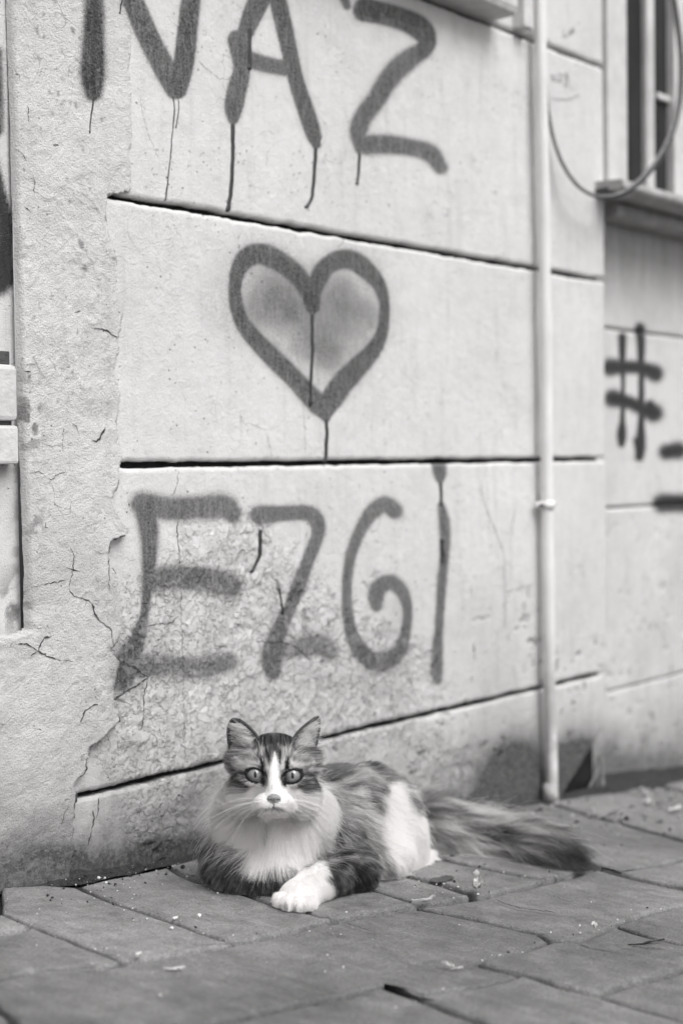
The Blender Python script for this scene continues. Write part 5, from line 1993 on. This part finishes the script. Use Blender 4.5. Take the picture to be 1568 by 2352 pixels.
ear_tuft(EAR_L, -1, 620)
ear_tuft(EAR_R, 1, 620)

# whiskers
M_WHISK = simple_mat('whisker', .86, .35, .03, 50, 0, .5)


def whisker(pts, d0, d1, r=.00030):
    P = np.array([FC(x, y, d) for (x, y), d in zip(pts, np.linspace(d0, d1, len(pts)))])
    S = to_world(spline(P, 16))
    S[:, 2] = np.maximum(S[:, 2], ground_z(S[:, 0]) + .002)
    tube('whisker', S, r * (1 - .75 * np.linspace(0, 1, 16)), M_WHISK, cat, 6)


for pts in ([(560, 1110), (430, 1108), (250, 1135), (-20, 1225)], [(560, 1150), (420, 1162), (230, 1215), (-60, 1360)], [(570, 1165), (430, 1180), (220, 1250), (-150, 1500)], [(560, 1185), (440, 1205), (250, 1290), (0, 1470)],
            [(570, 1200), (450, 1235), (280, 1340), (90, 1560)], [(580, 1140), (430, 1168), (200, 1235), (-220, 1440)], [(590, 1215), (500, 1260), (440, 1340), (450, 1430)], [(585, 1200), (470, 1260), (330, 1420), (180, 1700)]):
    whisker(pts, 1.632, 1.650)
for pts in ([(910, 1120), (1050, 1132), (1200, 1165), (1400, 1260)], [(910, 1150), (1060, 1170), (1250, 1240), (1500, 1400)], [(905, 1170), (1050, 1215), (1250, 1330), (1520, 1560)], [(900, 1190), (1020, 1240), (1200, 1370), (1420, 1640)],
            [(905, 1160), (1080, 1190), (1330, 1300), (1700, 1580)], [(895, 1205), (980, 1270), (1090, 1400), (1180, 1580)], [(910, 1135), (1100, 1150), (1330, 1220), (1640, 1420)], [(890, 1215), (940, 1280), (990, 1340), (1030, 1400)]):
    whisker(pts, 1.632, 1.652)
for pts in ([(600, 640), (580, 520), (530, 380), (440, 265)], [(560, 650), (500, 570), (380, 510), (200, 492)], [(598, 650), (590, 540), (592, 430), (600, 340)], [(895, 640), (930, 500), (1000, 360), (1110, 235)],
            [(880, 640), (890, 520), (886, 420), (870, 345)], [(920, 650), (980, 570), (1080, 500), (1190, 480)]):
    whisker(pts, 1.655, 1.645, .00022)
# ------------------------------------------------------------------ dirt, grit and litter on the paving
def soil_strip(x0, x1, y_in, width, height, seed, y_fn=None):
    X, T = np.meshgrid(np.arange(x0, x1, .005), np.linspace(0, 1, 22), indexing='ij')
    wl = width * (.45 + .9 * fbm(X, X * 0, 9, 3, seed))
    Yb = y_in if y_fn is None else y_fn(X)
    Y = Yb - T * wl
    Z = ground_z(X) + (height * (1 - T) ** 1.4) * (.4 + 1.1 * fbm(X, Y, 14, 3, seed + 2)) + (fbm(X, Y, 150, 3, seed + 4) - .5) * .005 * (1 - T) - .004 * T - .002
    return fast_mesh('soil', np.stack([X, Y, Z], -1).reshape(-1, 3), grid_quads(*X.shape)[:, ::-1], M_DIRT, None, True)


s1 = soil_strip(.85, X_END + .01, .012, .036, .010, 701)
tag(s1, 'dark gritty soil gathered along the foot of the painted wall', 'soil', kind='stuff')
s2 = soil_strip(X_END - .02, 3.4, YB + .01, .16, .020, 721)
tag(s2, 'strip of dirt and debris below the set-back wall', 'soil', kind='stuff')

# grit crumbs
def crumbs(n, px_rng, py_fn, size, seed, name, label, mat):
    r = np.random.default_rng(seed)
    V, Fc = [], []
    ico = [(0, 0, 1), (.9, 0, .2), (-.4, .85, .25), (-.45, -.8, .2), (.3, .5, -.8), (-.6, 0, -.8), (.4, -.6, -.75)]
    tri = [(0, 1, 2), (0, 2, 3), (0, 3, 1), (1, 4, 2), (2, 5, 3), (3, 6, 1), (1, 6, 4), (2, 4, 5), (3, 5, 6), (4, 6, 5)]
    for _ in range(n):
        px_, py_ = py_fn(r)
        p = on_ground(px_, py_)
        s_ = size * r.lognormal(0, .5)
        b = len(V)
        q = r.uniform(.6, 1.3, 3)
        a = r.uniform(0, 6.28)
        for (x, y, z) in ico:
            x, y, z = x * q[0] * r.uniform(.8, 1.2), y * q[1] * r.uniform(.8, 1.2), z * q[2] * .7
            V.append((p[0] + s_ * (x * math.cos(a) - y * math.sin(a)), p[1] + s_ * (x * math.sin(a) + y * math.cos(a)), p[2] + s_ * z + s_ * .4))
        Fc += [tuple(b + k for k in t) for t in tri]
    o = mesh_obj(name, V, Fc, mat, None, False)
    return tag(o, label, 'grit', kind='stuff')


JOINTS = [[(180, 2047), (330, 2095), (540, 2162)], [(385, 2003), (490, 2040), (605, 2072), (740, 2107)], [(540, 2162), (720, 2120), (960, 2080), (1200, 2037), (1370, 1990)], [(1088, 2212), (1264, 2162), (1420, 2120), (1568, 2080)],
          [(0, 2097), (300, 2203)], [(1060, 1988), (1224, 2018)], [(950, 2020), (1084, 2055)]]


def near_joint(r):
    j = np.array(JOINTS[r.integers(len(JOINTS))], float)
    k = r.integers(len(j) - 1)
    t = r.random()
    p = j[k] * (1 - t) + j[k + 1] * t
    return p[0] + r.normal(0, 14), p[1] + r.normal(0, 7)


def near_wall(r):
    x = r.uniform(100, 560)
    return x, 2012 - .156 * (x - 165) + abs(r.normal(0, 26)) + 4


def right_side(r):
    x = r.uniform(1000, 1568)
    return x, 2012 - .156 * (x - 165) + abs(r.normal(0, 55)) + 8


def anywhere(r):
    return r.uniform(-60, 1640), r.uniform(2020, 2352)


M_CHALK = simple_mat('chalk_grit', .66, .85, .2, 300, 0, .2)
M_DARKGRIT = simple_mat('dark_grit', .035, .9, .4, 300, 0, .2)
crumbs(75, None, near_joint, .0009, 1, 'white_grit', 'white crumbs of mortar caught along the paving joints', M_CHALK)
crumbs(55, None, near_wall, .0009, 2, 'white_grit', 'white crumbs of plaster fallen at the wall foot', M_CHALK)
crumbs(60, None, anywhere, .0008, 3, 'white_grit', 'tiny pale specks scattered over the paving', M_CHALK)
crumbs(130, None, near_wall, .0011, 4, 'dark_grit', 'dark crumbs of soil strewn beside the wall foot', M_DARKGRIT)
crumbs(90, None, near_joint, .0008, 5, 'dark_grit', 'dark soil crumbs along the paving joints', M_DARKGRIT)
crumbs(150, None, right_side, .0026, 6, 'pale_grit', 'pale rubble below the downpipe and set-back wall', simple_mat('rubble', .34, .9, .5, 90, .001, .2))
crumbs(160, None, right_side, .0022, 7, 'dark_grit', 'dark debris below the downpipe and set-back wall', M_DARKGRIT)

# scraps
M_PAPER = simple_mat('scrap_paper', .50, .8, .12, 120, .0004, .2)
M_HUSK = simple_mat('dry_husk', .42, .8, .3, 90, .0006, .2)


def scrap(name, px_, py_, L, Wd, curl, seed, label, cat_, mat, ang=0.0, rise=.004):
    r = np.random.default_rng(seed)
    p = on_ground(px_, py_)
    n, m = 12, 6
    e = []
    for i in range(n):
        for j in range(m):
            u, v = i / (n - 1) - .5, j / (m - 1) - .5
            wid = Wd * (.55 + .6 * vnoise(np.array([i * .8]), np.array([seed * 3.1]), seed)[0]) * math.sqrt(max(.05, 1 - (2 * abs(u)) ** 3))
            x, y = u * L, v * wid + .15 * L * curl * (4 * u * u - .5)
            z = rise * (.4 + curl * (2 * abs(u)) ** 2 + 1.1 * vnoise(np.array([i * .9]), np.array([j * .9]), seed + 1)[0] + 1.2 * (2 * v) ** 2 * curl)
            e.append((p[0] + x * math.cos(ang) - y * math.sin(ang), p[1] + x * math.sin(ang) + y * math.cos(ang), p[2] + .0012 + z))
    k = n * m
    th = .0007
    V = e + [(a, b, c - th) for a, b, c in e]
    Fc = []
    for i in range(n - 1):
        for j in range(m - 1):
            q = (i * m + j, (i + 1) * m + j, (i + 1) * m + j + 1, i * m + j + 1)
            Fc += [q, tuple(k + t for t in q[::-1])]
    for i in range(n - 1):
        for j in (0, m - 1):
            q = (i * m + j, (i + 1) * m + j, k + (i + 1) * m + j, k + i * m + j)
            Fc.append(q if j == 0 else q[::-1])
    for j in range(m - 1):
        for i in (0, n - 1):
            q = (i * m + j, i * m + j + 1, k + i * m + j + 1, k + i * m + j)
            Fc.append(q[::-1] if i == 0 else q)
    return tag(mesh_obj(name, V, Fc, mat, None, False), label, cat_)


scrap('paper_scrap', 1095, 2053, .020, .014, .7, 11, 'crumpled white paper scrap on the paving right of the cat', 'paper scrap', M_PAPER, .3, .007)
scrap('husk', 974, 2076, .032, .004, .6, 12, 'curled pale husk lying on the joint in front of the hind leg', 'husk', M_HUSK, -.35, .003)
scrap('paper_strip', 401, 2232, .020, .005, .3, 13, 'narrow white paper strip on the near paving at lower left', 'paper scrap', M_PAPER, -.6, .002)
scrap('plaster_chip', 320, 2202, .007, .005, .3, 14, 'round white plaster chip on a joint at lower left', 'chip', M_CHALK, 0, .003)
scrap('plaster_chip', 402, 2114, .008, .005, .2, 15, 'white plaster chip on the joint left of the cat', 'chip', M_CHALK, .2, .002)
scrap('plaster_chip', 1364, 2142, .008, .006, .3, 16, 'small upright white chip beside the joint at right', 'chip', M_CHALK, 1.2, .006)
scrap('cigarette_filter', 1049, 2230, .013, .004, .1, 17, 'pale flattened filter on the near paving, right of two crumbs', 'filter', M_PAPER, -.5, .002)
scrap('plaster_chip', 1018, 2225, .006, .006, .3, 18, 'pale crumb left of the flattened filter', 'chip', M_HUSK, 0, .004)
scrap('plaster_chip', 1030, 2227, .007, .006, .3, 19, 'grey crumb touching the flattened filter', 'chip', M_HUSK, .6, .003)
scrap('twig', 1484, 2171, .048, .004, .2, 20, 'thin dark twig on the paving at the right edge', 'twig', M_DARKGRIT, -.45, .002)
scrap('leaf', 1014, 2022, .036, .022, .1, 21, 'dark flattened leaf on the paving behind the white hind foot', 'leaf', simple_mat('dark_leaf', .075, .7, .2, 60, 0, .3), -.2, .0008)
scrap('paper_strip', 1550, 1868, .04, .012, .4, 22, 'white paper strip among the debris at the right edge', 'paper scrap', M_PAPER, -.1, .006)
scrap('paper_strip', 1490, 1852, .03, .014, .5, 23, 'small white scrap among the debris left of the paper strip', 'paper scrap', M_PAPER, .3, .006)
scrap('wood_sliver', 1400, 1872, .10, .008, .1, 24, 'pale wood sliver on the ground below the broken wall corner', 'sliver', M_LATH, .1, .004)

# hairline cracks in the paving
def ground_crack(pts, w):
    P = spline(np.array(pts, float), 6 * len(pts))
    P += rng.normal(0, .8, P.shape)
    G = on_ground(P[:, 0], P[:, 1], .0022)
    T = np.gradient(G[:, :2], axis=0)
    T /= np.linalg.norm(T, axis=1)[:, None]
    n = len(G)
    ww = w * rng.uniform(.4, 1.4, n) * np.minimum(1, np.minimum(np.arange(n), np.arange(n)[::-1]) / 3)
    a = np.column_stack([G[:, 0] - T[:, 1] * ww, G[:, 1] + T[:, 0] * ww, G[:, 2]])
    b = np.column_stack([G[:, 0] + T[:, 1] * ww, G[:, 1] - T[:, 0] * ww, G[:, 2]])
    mesh_obj('crack_or_shade', np.concatenate([a, b]), [(k, n + k, n + k + 1, k + 1) for k in range(n - 1)], M_CRACK_SHADE, street)


for pts, w in (([(784, 2118), (820, 2128), (864, 2141)], .0016), ([(1134, 2065), (1184, 2083), (1230, 2090), (1280, 2096)], .0022), ([(1318, 2166), (1360, 2178), (1422, 2190)], .0012), ([(1250, 2052), (1290, 2066), (1318, 2075)], .0010),
               ([(455, 2170), (520, 2168), (555, 2164)], .0012), ([(100, 2228), (160, 2226), (230, 2220)], .002), ([(1442, 2172), (1480, 2176), (1530, 2180)], .0015)):
    ground_crack(pts, w * .6)
